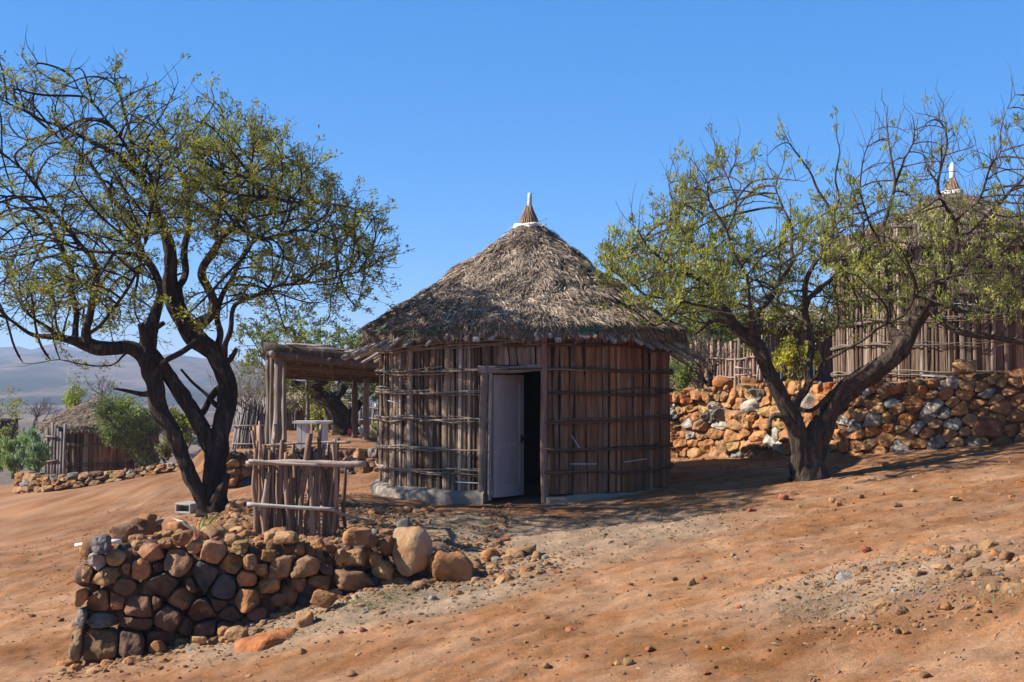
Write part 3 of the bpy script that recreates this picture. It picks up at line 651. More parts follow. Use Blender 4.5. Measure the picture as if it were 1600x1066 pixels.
# ---------------------------------------------------------------- front dry stone wall
def wstone(mb, px, py, w, h, D, col, rot=0, depth=None, n=3, boxy=.75, rough=.06):
    c = at(px, py, D); W = w * D / F; H = h * D / F; dp = depth or min(max(W, H) * .8, .34)
    rock(mb, c + np.array([0, dp * .32, 0]), W * 1.04, dp, H * 1.04, (R.normal() * .05, -math.radians(rot), R.normal() * .12), col, n, boxy, rough)
def Zs(lst, ox, oy, sc):
    return [(ox + a[0] / sc, oy + a[1] / sc, a[2] / sc, a[3] / sc, *a[4:]) for a in lst]
fw = thing('dry_stone_wall', (-2.6, 12.1, -.9), 'low dry stone retaining wall in the left foreground, in front of the stick pen', 'stone wall')
FS = Zs([(245, 330, 95, 100, 'g', 0), (232, 418, 105, 95, 'w', 0), (322, 400, 110, 85, 't', 0), (288, 498, 232, 92, 't', 10), (370, 560, 270, 88, 'b', 5), (240, 652, 195, 115, 'b', -22), (340, 634, 115, 95, 'o', -5), (470, 655, 205, 112, 'b', 4),
         (240, 738, 205, 100, 'g', 0), (235, 865, 250, 190, 'b', 6), (455, 757, 195, 78, 'p', 2), (640, 725, 172, 132, 'p', 3), (435, 858, 142, 160, 'p', 0), (592, 840, 185, 100, 'p', 0), (472, 458, 132, 105, 'o', 0), (590, 542, 192, 120, 'p', -5),
         (525, 372, 182, 88, 'o', 0), (678, 422, 172, 132, 'b', 5), (812, 510, 172, 185, 'k', -12), (920, 567, 160, 195, 'k', 14), (695, 622, 142, 112, 'b', 0), (815, 682, 152, 135, 'p', 0), (868, 372, 142, 118, 't', 0), (965, 432, 122, 105, 'o', 0),
         (1070, 420, 82, 84, 't', 0), (1055, 512, 135, 85, 'o', 0), (1060, 620, 142, 122, 'o', 0), (1175, 537, 142, 105, 'o', 5), (1142, 465, 75, 72, 't', 0), (1255, 440, 132, 132, 't', 0), (1320, 532, 92, 95, 'b', 0), (755, 347, 92, 62, 't', 0),
         (690, 300, 105, 72, 'o', 0), (598, 325, 92, 46, 't', 5), (720, 770, 90, 90, 'p', 0), (560, 640, 60, 80, 'p', 0), (900, 640, 90, 90, 'p', 0), (960, 700, 120, 80, 'p', 0), (760, 540, 60, 90, 'p', 0), (1110, 700, 110, 70, 'b', 0), (1220, 620, 110, 80, 'b', 0),
         (395, 455, 60, 60, 'b', 0), (560, 455, 60, 60, 'p', 0), (1010, 350, 90, 70, 't', 0), (1170, 380, 90, 70, 'o', 0), (150, 620, 60, 110, 't', 0), (160, 720, 60, 130, 'g', 0), (130, 870, 80, 160, 't', 0), (180, 480, 60, 90, 't', 0), (830, 770, 120, 80, 'p', 0), (940, 770, 90, 60, 'p', 0)], 80, 760, 3.4825)
FS += Zs([(350, 345, 132, 122, 't', 0), (75, 392, 162, 152, 't', 0), (530, 272, 92, 112, 'b', 0), (470, 342, 102, 84, 'o', 0), (525, 412, 152, 112, 't', 0), (347, 477, 232, 124, 'b', -8), (130, 502, 132, 112, 'b', 0), (265, 330, 80, 90, 't', 0), (180, 400, 80, 80, 'p', 0),
          (135, 260, 80, 66, 'o', 0), (430, 250, 90, 80, 'b', 0), (20, 300, 70, 70, 'o', 0), (200, 300, 90, 70, 'b', 0), (240, 560, 90, 70, 'b', 0), (600, 330, 80, 80, 'b', 0), (20, 500, 60, 90, 'b', 0), (60, 590, 80, 60, 'd', 0)], 460, 780, 3.7275)
fseeds = []
for (px, py, w, h, ck, rt) in FS: Dx = 12.05 + .15 * ((px - 800) / F * 12.05 + 2.6); c = at(px, py, Dx); fseeds.append((c[0], c[2], w * Dx / F, h * Dx / F, -math.radians(rt)))
for q, (st, P) in enumerate(zip(FS, cell_stones(fseeds, .007, 1.07))):
    if P is None: continue
    ck = st[4]; col = np.array(STONE[ck]) * (1 + .12 * R.normal(size=3) * .3) * R.uniform(.8, 1.15); pr = R.uniform(-.05, .06)
    fr_ = lambda u, v, n: np.array([u + .147 * (pr + n), 12.08 + .15 * (u + 2.6) + .08 * (v + 1.0) - pr - n, v])
    if st[0] > 400:                                      # the right half has slumped into loose stones
        px, py, w, h, _, rt = st; Dx = 12.1 + .15 * ((px - 800) / F * 12.05 + 2.6); c = at(px, py, Dx); W = w * Dx / F; H = h * Dx / F; mb = MB()
        rock(mb, c + np.array([R.normal() * .01, R.uniform(-.02, .10), R.normal() * .008]), W * 1.04, max(W, H) * .95, H * 1.04, (R.normal() * .2, -math.radians(rt) + R.normal() * .1, R.normal() * .3), col, 4, .3, .11); part(mb, 'stone', M_rock, fw, True); continue
    mb = MB(); cell_mesh(mb, P, fr_, .22, .04 + .22 * min(fseeds[q][2], fseeds[q][3]), col, q * 7 + 3, 40, .22); part(mb, 'stone', M_rock, fw, True)
# packing stones behind the face, and the wall's returning left side
pk = MB()
for q in range(150):
    x = R.uniform(-4.0, -.9); t = R.rand(); zb = gz(x, 11.8); zt_ = .0; z = zb + (zt_ - zb) * t
    s = R.uniform(.1, .2); rock(pk, (x, 12.24 + .15 * (x + 2.6) + .08 * t, z), s * 1.4, s, s, R.rand(3) * 3, scol('pbbd'), 2, .5)
for q in range(70):
    y = R.uniform(12.2, 15.6); x = -4.02 - (y - 12) * .085; zb = gz(x - .6, y); t = R.rand(); z = zb + (.03 - zb) * t
    s = R.uniform(.16, .34); rock(pk, (x + .05 * t, y, z - .04), s, s * 1.2, s * .7, (0, 0, R.rand() * 3), scol('tobgb'), 3, .7)
po = part(pk, 'packing_stones', M_rock, fw, True); po['kind'] = 'stuff'
# single rocks with their own look
def boulder(px, py, w, h, D, ck, rot, label, name='boulder', group=None, cat='boulder', dp=None, boxy=.6, rough=.07, n=4, cut=0, m=None):
    c = at(px, py, D); W = w * D / F; H = h * D / F; mb = MB(); dd = dp or W * .85
    b = c - np.array([0, 0, H / 2 + .0]); t = thing_mesh(mb, name, c + np.array([0, dd * .35, 0]), W, dd, H, rot, ck, n, boxy, rough, m)
    return tag(t, label, cat, group)
def thing_mesh(mb, name, c, W, dd, H, rot, ck, n, boxy, rough, m=None):
    rock(mb, (0, 0, 0), W, dd, H, (0, -math.radians(rot), R.normal() * .3), STONE[ck], n, boxy, rough)
    o = mb.build(name, m or M_rock, None, True); o.location = [float(q) for q in c]; return o
M_pale = mat('lime_streaked_stone', .9, 5, .3, .9, 18, mottle=((.50, .43, .34), 1.8, .52, .5), dist=.02)
boulder(645, 862, 64, 78, 12.25, 't', 4, 'tall upright boulder with a whitish face near the right end of the front wall', dp=.34, m=M_pale, boxy=.5)
boulder(711, 892, 76, 54, 12.15, 'o', -6, 'rounded orange boulder at the far right end of the front stone wall', boxy=.35)
boulder(633, 825, 27, 32, 12.6, 'g', 14, 'grey flat slab leaning up behind the whitish upright boulder', 'stone_slab', None, 'slab', dp=.07, boxy=.9)
boulder(556, 840, 50, 28, 12.15, 'o', -3, 'smooth orange cap stone on top of the wall beside the pen corner', 'cap_stone', None, 'stone')
boulder(446, 840, 42, 22, 12.25, 't', 0, 'long pale tan cap stone on the wall just below the stick pen', 'cap_stone', None, 'stone')
boulder(503, 938, 38, 25, 11.7, 'o', -14, 'angular brown-orange rock fallen at the foot of the front wall', 'rock', None, 'rock')
boulder(474, 972, 36, 38, 11.4, 't', 0, 'knobbly tan rock standing apart below the fallen brown-orange rock', 'rock', None, 'rock')
boulder(367, 993, 36, 24, 11.6, 't', 4, 'flat tan rock on the pebbles under the wall, left of centre', 'rock', None, 'rock')
boulder(309, 1002, 29, 17, 11.7, 'y', -4, 'egg shaped ochre stone at the bottom of the wall by the small grey pebble', 'rock', None, 'rock')
boulder(449, 1004, 28, 26, 11.2, 'b', 20, 'brown wedge shaped rock lying on the flat orange slab', 'rock', None, 'rock')
boulder(412, 1016, 112, 44, 11.05, 'O', 10, 'broad flat orange slab half buried in the dirt in front of the wall', 'stone_slab', None, 'slab', dp=.5, boxy=.4)
boulder(683, 862 + 20, 34, 34, 12.3, 't', 0, 'small tan rock wedged between the whitish boulder and the orange boulder', 'rock', None, 'rock')
boulder(192, 1036, 22, 16, 11.8, 'b', 30, 'dark brown triangular rock lying at the foot of the wall, near its left corner', 'rock', None, 'rock')
boulder(242, 1014, 26, 24, 11.85, 'o', 0, 'orange rock in the rubble at the foot of the wall, left part', 'rock', None, 'rock')
boulder(1081, 912, 15, 18, gp(1081, 918)[1], 't', 10, 'upright ochre stone alone on the bare dirt in the lower centre', 'rock', None, 'rock', boxy=.2)
# loose rocks on the open dirt
for (px, py, w) in [(853, 1043, 11), (1015, 1018, 13), (980, 1035, 18), (965, 1037, 10), (1107, 1016, 9), (1133, 1016, 9), (1145, 868, 9), (1310, 788, 12), (1352, 861, 15), (1402, 790, 12), (1428, 768, 9), (1345, 776, 10), (1490, 779, 12), (1575, 870, 24), (1555, 866, 17),
                     (1570, 905, 14), (1480, 948, 16), (1408, 958, 18), (1386, 727, 12), (1410, 725, 11), (1224, 778, 15), (1238, 772, 13), (1300, 783, 12), (548, 1055, 14), (472, 1020, 12), (568, 985, 12), (640, 972, 10), (745, 1000, 8), (1446, 1058, 14), (1250, 790, 8), (1054, 905, 9), (1100, 903, 10)]:
    p = gp(px, py + w * .25); s = w * p[1] / F; mb = MB()
    rock(mb, (0, 0, 0), s * 1.15, s, s * .8, R.rand(3) * .5, scol('ootbyr'), 3, .4)
    o = mb.build('loose_rock', M_rock, None, True); o.location = (p[0], p[1], p[2] + s * .2)
    tag(o, 'small angular orange-brown rock scattered on the open dirt', 'rock', 'loose rocks scattered on the open dirt')
for q in range(64):
    if q < 40: x = R.uniform(-4.0, -2.2); y = 12.3 + .15 * (x + 2.6) + R.rand() ** 1.4 * (1.9 - .5 * (x + 4))
    else: x = R.uniform(-1.6, .25); y = 12.45 + .15 * (x + 2.6) + R.uniform(-.1, .55)
    s = R.uniform(.07, .19) * (1 if q % 4 else 1.4); mb = MB(); rock(mb, (0, 0, 0), s * R.uniform(1, 1.4), s, s * .75, (R.normal() * .2, R.normal() * .2, R.rand() * 3), scol('ottobtog'), 3, .35, .09)
    o = mb.build('rubble_rock', M_rock, None, True); o.location = (x, y, gz(x, y) + s * .22); tag(o, 'chunk of tan or orange rubble heaped behind the top of the front wall', 'rock', 'rubble rocks heaped behind the front wall')
# ---------------------------------------------------------------- gravel
def gravel():
    var = {n: [rock_shape(n, 100 + i, .3, 7, .04)[0] for i in range(14)] for n in (1, 2)}
    N0 = 300000; X = R.uniform(-7.5, 6.5, N0); Y = 6 + 17 * R.rand(N0) ** 1.15
    px = 800 + X / Y * F; ok = (px > -60) & (px < 1660); X, Y, px = X[ok], Y[ok], px[ok]
    g = gray_mask(X, Y); n = fbm(X * 1.3, Y * 1.3, 0, 4, 301)
    dw = np.abs(Y - 11.85 - .15 * (X + 2.6)) ; foot = (X > -4.2) & (X < .2) & (Y < 12.0 + .15 * (X + 2.6))
    rub = np.where(foot, np.exp(-dw / .28), 0)
    dt = polyd(X, Y, TP); rub = np.maximum(rub, np.where((dt > -.35) & (dt < .9) & (X < -.0) & (Y < 17.5), 1.0 - .5 * np.clip(dt, 0, 1), 0) * (Y > 12.0))
    top = .45 * ((dt > 0) & (X < -1.0) & (Y < 16.6)); heap = (1 - sstep(.35, 1.1, np.hypot((X - 2.7) / 1.2, (Y - 8.9) / 1.3) + n * .5))
    end = 1 - sstep(.4, 1.2, np.hypot((X + .15) / .9, (Y - 12.3) / .75) + n * .4)
    RWd = polyd(X, Y, TP3); rw = np.where((RWd < 0) & (RWd > -.35), .35, 0)
    p = np.clip(.055 + .03 * sstep(.1, .8, n) + .16 * g * sstep(-.3, .6, n) + .95 * rub + top + .42 * heap + end * .85 + rw, 0, 1) * np.where(np.maximum(rub, end) > .2, .42, .55)
    hd = np.hypot(X - hx, Y - hy); p = np.where(hd < 2.25, 0, p); k = R.rand(len(X)) < p
    X, Y, p, g, rub, heap, end, top = [q[k] for q in (X, Y, p, g, rub, heap, end, top)]
    dens = np.maximum.reduce([rub, top * 1.6, end * .8, heap * .6])
    s = R.lognormal(math.log(.0085), .5, len(X)) * (1 + 1.1 * dens * R.rand(len(X)) ** 1.6); big = (R.rand(len(X)) < .10 * dens); s = np.where(big, s * R.uniform(2.0, 4.2, len(X)), s); s = np.clip(s, .005, .085)
    Z = height(X, Y); mb = MB(); keys = np.array([STONE[c] for c in 'otobtobrt']); kg = np.array([STONE[c] for c in 'gttbbttot'])
    ci = R.randint(0, len(keys), len(X)); cg = R.randint(0, len(kg), len(X)); C = np.where((R.rand(len(X)) < np.clip(g * .9 + heap * .5, 0, .9))[:, None], kg[cg], keys[ci]) * R.uniform(.7, 1.15, (len(X), 1)); C = np.where(((dens < .3) & (s < .02) & (R.rand(len(X)) < .8))[:, None], gcol(X, Y) * R.uniform(.75, 1.1, (len(X), 1)), C)
    lv = np.where(s > .022, 2, 1); vi = R.randint(0, 14, len(X)); th = R.rand(len(X)) * 6.28
    for n_ in (1, 2):
        Fa = ICO[n_][1]
        for v in range(14):
            m = np.where((lv == n_) & (vi == v))[0]
            if not len(m): continue
            B = var[n_][v]; c, sn = np.cos(th[m])[:, None], np.sin(th[m])[:, None]; a = R.uniform(.8, 1.3, (len(m), 1)); h = R.uniform(.5, .9, (len(m), 1))
            x = (B[None, :, 0] * c - B[None, :, 1] * sn * a); y = (B[None, :, 0] * sn + B[None, :, 1] * c * a); z = B[None, :, 2] * h
            V = np.stack([X[m, None] + x * s[m, None], Y[m, None] + y * s[m, None], Z[m, None] + (z + .05) * s[m, None]], -1).reshape(-1, 3)
            nv = len(B); Fs = (Fa[None] + np.arange(len(m))[:, None, None] * nv).reshape(-1, 3)
            mb.add(V, Fs, np.repeat(C[m], nv, 0), .5)
    o = mb.build('gravel', M_rock, None, False); tag(o, None, None, None, 'stuff')
    # dry straw bits and twigs lying about
    n = 5200; X = R.uniform(-6, 5, n * 3); Y = 6.2 + 12 * R.rand(n * 3); g = gray_mask(X, Y); heap = np.exp(-((X - 2.6) ** 2 / 2 + (Y - 8.6) ** 2 / 2)); k = (R.rand(n * 3) < .04 + .45 * g + .3 * heap) & (np.hypot(X - hx, Y - hy) > 2.3); X, Y = X[k], Y[k]; n = len(X)
    a = R.rand(n) * 6.28; L = R.uniform(.015, .05, n) * np.where(R.rand(n) < .05, 2.5, 1); w = R.uniform(.001, .0022, n)
    X2 = X + np.cos(a) * L; Y2 = Y + np.sin(a) * L; Z = height(X, Y); Z2 = height(X2, Y2) + R.uniform(0, .015, n); nx, ny = -np.sin(a) * w, np.cos(a) * w
    V = np.stack([np.stack([X - nx, Y - ny, Z + .006], 1), np.stack([X + nx, Y + ny, Z + .006], 1), np.stack([X2 + nx, Y2 + ny, Z2 + .01], 1), np.stack([X2 - nx, Y2 - ny, Z2 + .01], 1), np.stack([(X + X2) / 2, (Y + Y2) / 2, (Z + Z2) / 2 + .02], 1)], 1).reshape(-1, 3)
    i = np.arange(n)[:, None] * 5
    mb = MB(); col = np.array((.32, .23, .14)) * R.uniform(.35, 1.2, (n, 1)); mb.add(V, [i + np.array([[0, 1, 4]]), i + np.array([[1, 2, 4]]), i + np.array([[2, 3, 4]]), i + np.array([[3, 0, 4]])], np.repeat(col, 5, 0), .3)
    o = mb.build('straw_litter', M_thatch, None, False); tag(o, None, None, None, 'stuff')
gravel()
def grass_patch():
    mb = MB(); n = 0
    for (px, py, rx, cnt, c) in ((595, 935, .25, 260, (.22, .23, .13)), (570, 945, .2, 200, (.25, .25, .15)), (660, 925, .25, 140, (.33, .27, .2)), (470, 990, .12, 60, (.2, .2, .12)), (1555, 937, .2, 50, (.20, .25, .12)), (1270, 950, .25, 140, (.23, .21, .15)), (1310, 900, .22, 110, (.28, .26, .23)), (1390, 935, .25, 110, (.28, .26, .23))):
        p = gp(px, py)
        for q in range(cnt):
            r = rx * math.sqrt(R.rand()); a = R.rand() * 6.28; x = p[0] + r * math.cos(a) * 1.3; y = p[1] + r * math.sin(a); z = gz(x, y); d = nrm((R.normal(), R.normal(), .9 * R.rand() + .2)); L = R.uniform(.03, .09); w = np.cross(d, (0, 0, 1)) * .004
            o = np.array([x, y, z]); mb.add([o - w, o + w, o + d * L * .6 + w * .8, o + d * L, o + d * L * .6 - w * .8], np.array([(0, 1, 2, 3, 4)]), np.array(c) * R.uniform(.6, 1.3))
    o = mb.build('dry_grass', M_leaf); tag(o, None, None, None, 'stuff')
grass_patch()
# ---------------------------------------------------------------- concrete block, rosette plant, pale stick
p = gp(292, 803, 14); cb = MB(); W, H, D_ = .30, .165, .36
def bx(x0, x1, y0, y1, z0, z1): box(cb, ((x0 + x1) / 2, (y0 + y1) / 2, (z0 + z1) / 2), x1 - x0, y1 - y0, z1 - z0, 0, (.33, .31, .285), .4)
t_ = .032
bx(-W / 2, -W / 2 + t_, -D_ / 2, D_ / 2, t_, H - t_); bx(W / 2 - t_, W / 2, -D_ / 2, D_ / 2, t_, H - t_); bx(-W / 2, W / 2, -D_ / 2, D_ / 2, 0, t_); bx(-W / 2, W / 2, -D_ / 2, D_ / 2, H - t_, H)
bx(-W / 2 + t_, W / 2 - t_, .02, .05, t_, H - t_)
o = cb.build('concrete_block', M_conc); o.location = (p[0], p[1] + .15, p[2] - .0); o.rotation_euler = (.0, .03, math.radians(-22)); tag(o, 'hollow grey concrete block lying on its side at the foot of the left tree', 'concrete block')
bv = o.modifiers.new('bevel', 'BEVEL'); bv.width = .008; bv.segments = 2; 
p = gp(310, 836, 12); pl = MB()
for (dx, dz, L, c) in ((-.30, .16, 1, (.62, .58, .45)), (.26, .20, 1, (.33, .36, .08)), (.02, .14, 1, (.2, .2, .06)), (-.36, .05, 1, (.16, .17, .06)), (-.12, .1, 1, (.5, .45, .3)), (.15, .12, 1, (.4, .3, .15)), (.30, .03, 1, (.45, .36, .2)), (.1, .2, 1, (.3, .33, .1))):
    b = p + np.array([0, 0, 0.01]); m_ = p + np.array([dx * .55, -.04 + R.rand() * .1, dz * .8]); e = p + np.array([dx, R.uniform(-.1, .1), dz]); sd = np.array([-dz, 0, dx]); sd = nrm(sd) * .016
    V = [b - sd * .7, b + sd * .7, m_ + sd, e, m_ - sd, (b + m_) / 2 + np.array([0, -.012, -.01])]; pl.add(V, np.array([(0, 5, 4), (5, 1, 2), (5, 2, 4), (2, 3, 4), (0, 4, 5)]), c)
o = pl.build('rosette_plant', M_leaf); tag(o, 'small spiky rosette plant with yellowing leaves among the rubble behind the front wall', 'plant')
st = MB(); a = at(118, 852, 12.6); b = at(188, 846, 12.5); stick(st, a, b, .018, .022, (.7, .66, .58), 8, 6, .03, .1)
o = st.build('bleached_stick', M_twig, None, True); tag(o, 'bleached white stick poking out at the top left corner of the front wall', 'stick')
# ---------------------------------------------------------------- stick pen
pen = thing('stick_pen', (-2.22, 13.7, 0), 'square waist-high pen of upright rough sticks standing behind the front stone wall', 'pen')
def pstick(x, y, h, r, col, lx=0, ly=0, asp=1.0):
    mb = MB(); z = gz(x, y); stick(mb, (x, y, z - .03), (x + lx, y + ly, z + h), r, r * .75, col, 8, 10, .03, .22, asp); part(mb, 'stick', M_wood, pen, True)
def pc(warm=0):
    c = np.array((.28, .17, .11)) * R.uniform(.35, 1.25); 
    return c * (1 + .35 * warm, 1, 1 - .3 * warm)
xs = lambda px, D: (px - 800) / F * D
front = [(400, 697, 8, 0), (412, 655, 11, -8), (425, 705, 8, 0), (440, 682, 13, 3), (452, 700, 15, -4), (466, 705, 8, 0), (476, 690, 9, 10), (486, 715, 9, -6), (493, 700, 8, 3), (478, 672, 12, 16), (505, 668, 10, -10), (512, 690, 9, 8), (498, 690, 9, 12), (521, 680, 9, 4), (405, 720, 9, 2), (433, 735, 9, 2), (460, 740, 8, 0), (418, 735, 14, 6), (508, 720, 10, -2), (488, 735, 8, 0), (408, 712, 7, 1), (446, 728, 7, 2), (470, 716, 7, -3), (501, 726, 7, 2), (516, 700, 8, 0), (429, 716, 7, -2), (456, 722, 6, 1), (482, 726, 7, 3)]
for (px, pt, w, ln) in front:
    D = 13.35 + R.uniform(-.04, .05); x = xs(px, D); h = (832 - pt) * D / F; pstick(x - ln * D / F * .7 + R.normal() * .006, D, h, w * D / F / 2 * R.uniform(.75, 1.05), pc(), ln * D / F * 1.3, 0, R.uniform(.7, 1))
for k in range(9):
    D = 14.15; x = -2.62 + k * .1 + R.normal() * .02; pstick(x, D + R.uniform(-.03, .03), R.uniform(.7, 1.15), R.uniform(.014, .034), pc(), R.normal() * .03)
for sx, wm in ((-2.65, 0), (-1.86, .4)):
    for k in range(7): pstick(sx + R.normal() * .015, 13.44 + k * .1, R.uniform(.7, 1.15), R.uniform(.014, .034), pc(wm), R.normal() * .04, R.normal() * .03)
def rail(a, b, r0, r1, col, c2=None):
    mb = MB(); stick(mb, a, b, r0, r1, col, 8, 14, .018, .2); part(mb, 'rail', M_twig, pen, True)
rail(at(384, 724, 13.27), at(572, 724, 13.30), .026, .034, (.36, .27, .21)); rail(at(388, 721, 13.25), at(500, 727, 13.25), .02, .014, (.38, .30, .24))
rail(at(386, 788, 13.26), at(522, 795, 13.26), .020, .022, (.42, .37, .33)); rail(at(500, 793, 13.28), at(586, 815, 13.6), .020, .012, (.30, .23, .18))
rail((-2.75, 14.1, .86), (-1.75, 14.1, .90), .016, .014, (.36, .27, .2)); rail((-1.76, 13.3, .72), (-1.76, 14.3, .74), .02, .018, (.3, .2, .14)); rail((-2.69, 13.3, .70), (-2.69, 14.3, .72), .02, .018, (.3, .2, .14))
sp = MB()
for q in range(26): c = np.array([-2.3 + R.normal() * .09, 13.6 + R.normal() * .06, .25 + R.rand() * .25]); d = R.normal(size=3) * .025; e = np.cross(nrm(d), nrm(R.normal(size=3))) * .018; sp.add([c - d, c + e, c + d, c - e], np.array([(0, 1, 2, 3)]), (.25, .38, .03))
stick(sp, (-2.3, 13.6, 0), (-2.28, 13.6, .45), .008, .004, (.2, .16, .08), 5, 5)
o = sp.build('seedling', M_leaf); tag(o, 'tiny bright green seedling growing inside the stick pen', 'seedling')
# ---------------------------------------------------------------- retaining walls of stacked stones
def stack_wall(name, label, base, top, n_rows, wr, keys, parts=100, depth=.3, cat='stone wall', back=True, thick=.35, n=3, fullround=False):
    """base/top: lists of world points along the wall; stones packed in courses on the face"""
    B = resample(np.array(base), .05); Tt = resample(np.array(top), .05)
    if len(B) != len(Tt):
        t = np.linspace(0, 1, 200); fB = np.linspace(0, 1, len(B)); fT = np.linspace(0, 1, len(Tt))
        B = np.stack([np.interp(t, fB, B[:, c]) for c in range(3)], 1); Tt = np.stack([np.interp(t, fT, Tt[:, c]) for c in range(3)], 1)
    s = np.concatenate([[0], np.cumsum(np.linalg.norm(np.diff(B[:, :2], axis=0), axis=1))]); L = s[-1]
    def S_(q, v):
        b = np.array([np.interp(q, s, B[:, c]) for c in range(3)]); t = np.array([np.interp(q, s, Tt[:, c]) for c in range(3)]); return b + (t - b) * v
    w = thing(name, S_(L / 2, 0), label, cat)
    seeds = []; cols = []; hh = np.linalg.norm(S_(L / 2, 1) - S_(L / 2, 0))
    for r in range(n_rows):
        q = -R.rand() * .2
        while q < L:
            ww = R.uniform(*wr) * (1.3 if r == 0 else 1) * (.8 if r > n_rows - 2 else 1); hl = np.linalg.norm(S_(min(max(q, 0), L), 1) - S_(min(max(q, 0), L), 0)) / n_rows
            v = (r + .5) * hl + hl * .25 * R.normal() * .8; seeds.append((q + ww / 2, v, ww, hl * R.uniform(.75, 1.35), R.normal() * .18)); q += ww * .97
    def fr_(u, v, n):
        uu = min(max(u, 0), L); b = S_(uu, 0); t_ = S_(uu, 1); H = np.linalg.norm(t_ - b); d = S_(min(uu + .1, L), 0) - S_(max(uu - .1, 0), 0); nv_ = nrm((d[1], -d[0], 0))
        return b + (t_ - b) * (v / H) + nv_ * n + nrm((d[0], d[1], 0)) * (u - uu)
    P_ = cell_stones(seeds, .002, 1.3); order = sorted([i for i in range(len(P_)) if P_[i] is not None], key=lambda i: -np.ptp(P_[i][:, 0]) * np.ptp(P_[i][:, 1]) / S_(min(max(seeds[i][0], 0), L), 0)[1] ** 2)
    rest = MB()
    for k, i in enumerate(order):
        col = scol(keys, .12) * (1.18 if cat == 'stone wall' and n_rows > 5 else 1); mb = MB() if k < parts else rest; pr = R.uniform(-.025, .03)
        cell_mesh(mb, P_[i], lambda u, v, n: fr_(u, v, n + pr), depth, .025 + .085 * min(seeds[i][2], seeds[i][3]), col, k * 5 + n_rows, 30)
        if k < parts: part(mb, 'stone', M_rock, w, True)
    for q in range(int(L * 7)):
        v = R.uniform(.93, 1.03); u = R.rand() * L; p = S_(u, v); sz = R.uniform(.04, .09); rock(rest, p + np.array([0, .03, 0]), sz * 1.3, sz, sz, R.rand(3) * 3, scol(keys), 2, .5)
    o = part(rest, 'small_stones', M_rock, w, True); o['kind'] = 'stuff'
    if back:
        core = MB(); m = 60; qs = np.linspace(0, L, m); V = []
        for q in qs:
            b = S_(q, 0); t = S_(q, .94); i = min(max(q, .05), L - .05); d = S_(i + .05, 0) - S_(i - .05, 0); nv_ = nrm((d[1], -d[0], 0))
            V += [b - nv_ * .05 - np.array([0, 0, .2]), t - nv_ * .06, t - nv_ * (.1 + thick), b - nv_ * (.1 + thick) - np.array([0, 0, .2])]
        i = np.arange(m - 1) * 4; Fq = np.concatenate([np.stack([i + a, i + 4 + a, i + 4 + (a + 1) % 4, i + (a + 1) % 4], 1) for a in range(4)])
        core.add(np.array(V), Fq, (.15, .08, .045)); part(core, 'earth_core', M_mud, w, True)
    return w
rb = [at(*p) for p in [(860, 714, 23.4), (1045, 716, 22.3), (1130, 718, 21.8), (1200, 722, 21.0), (1265, 727, 20.1), (1340, 716, 19.2), (1400, 707, 18.8), (1470, 699, 18.4), (1600, 692, 18.0), (1800, 684, 17.4)]]
rt = [at(*p) for p in [(860, 622, 23.45), (1045, 617, 22.35), (1130, 610, 21.9), (1200, 603, 21.1), (1265, 602, 20.2), (1340, 606, 19.35), (1400, 603, 18.95), (1470, 596, 18.55), (1600, 582, 18.15), (1800, 570, 17.55)]]
stack_wall('stone_retaining_wall', 'long orange and grey stone retaining wall behind the right tree and below the upper hut', rb, rt, 7, (.16, .36), 'oootogtowotyotO', 100, .26)
# rounded cap stones along its top
for (px, py, w, h, ck, lb) in [(1512, 566, 40, 26, 't', 'pale ochre boulder perched on top of the right wall against the upper hut'), (1585, 588, 46, 36, 'y', None), (1470, 578, 30, 22, 'b', None), (1557, 595, 44, 26, 'r', None), (1545, 670, 0, 0, 'o', None)]:
    if w and lb: boulder(px, py + 6, w, h, 18.5, ck, 0, lb)
boulder(1546, 669, 46, 38, 17.95, 'r', 0, 'big rounded reddish boulder at the base of the right retaining wall', boxy=.2)
boulder(1131, 600, 34, 22, 21.9, 'O', 5, 'orange boulder on the wall top under the bare shrub', n=3)
boulder(1178, 601, 40, 24, 21.5, 'o', -5, 'large flat orange boulder on the wall top left of the right tree', n=3)
lb = [at(352, 756, 23.6), at(430, 757, 24.0), at(520, 749, 24.2), at(600, 744, 24.1), at(660, 742, 24.1)]
lt = [at(352, 706, 23.8), at(430, 704, 24.1), at(520, 706, 24.3), at(600, 703, 24.2), at(660, 703, 24.2)]
stack_wall('low_terrace_wall', 'low terrace wall of grey and brown stones between the pen and the nearest hut', lb, lt, 4, (.2, .45), 'gbtgbodw', 60, .3)
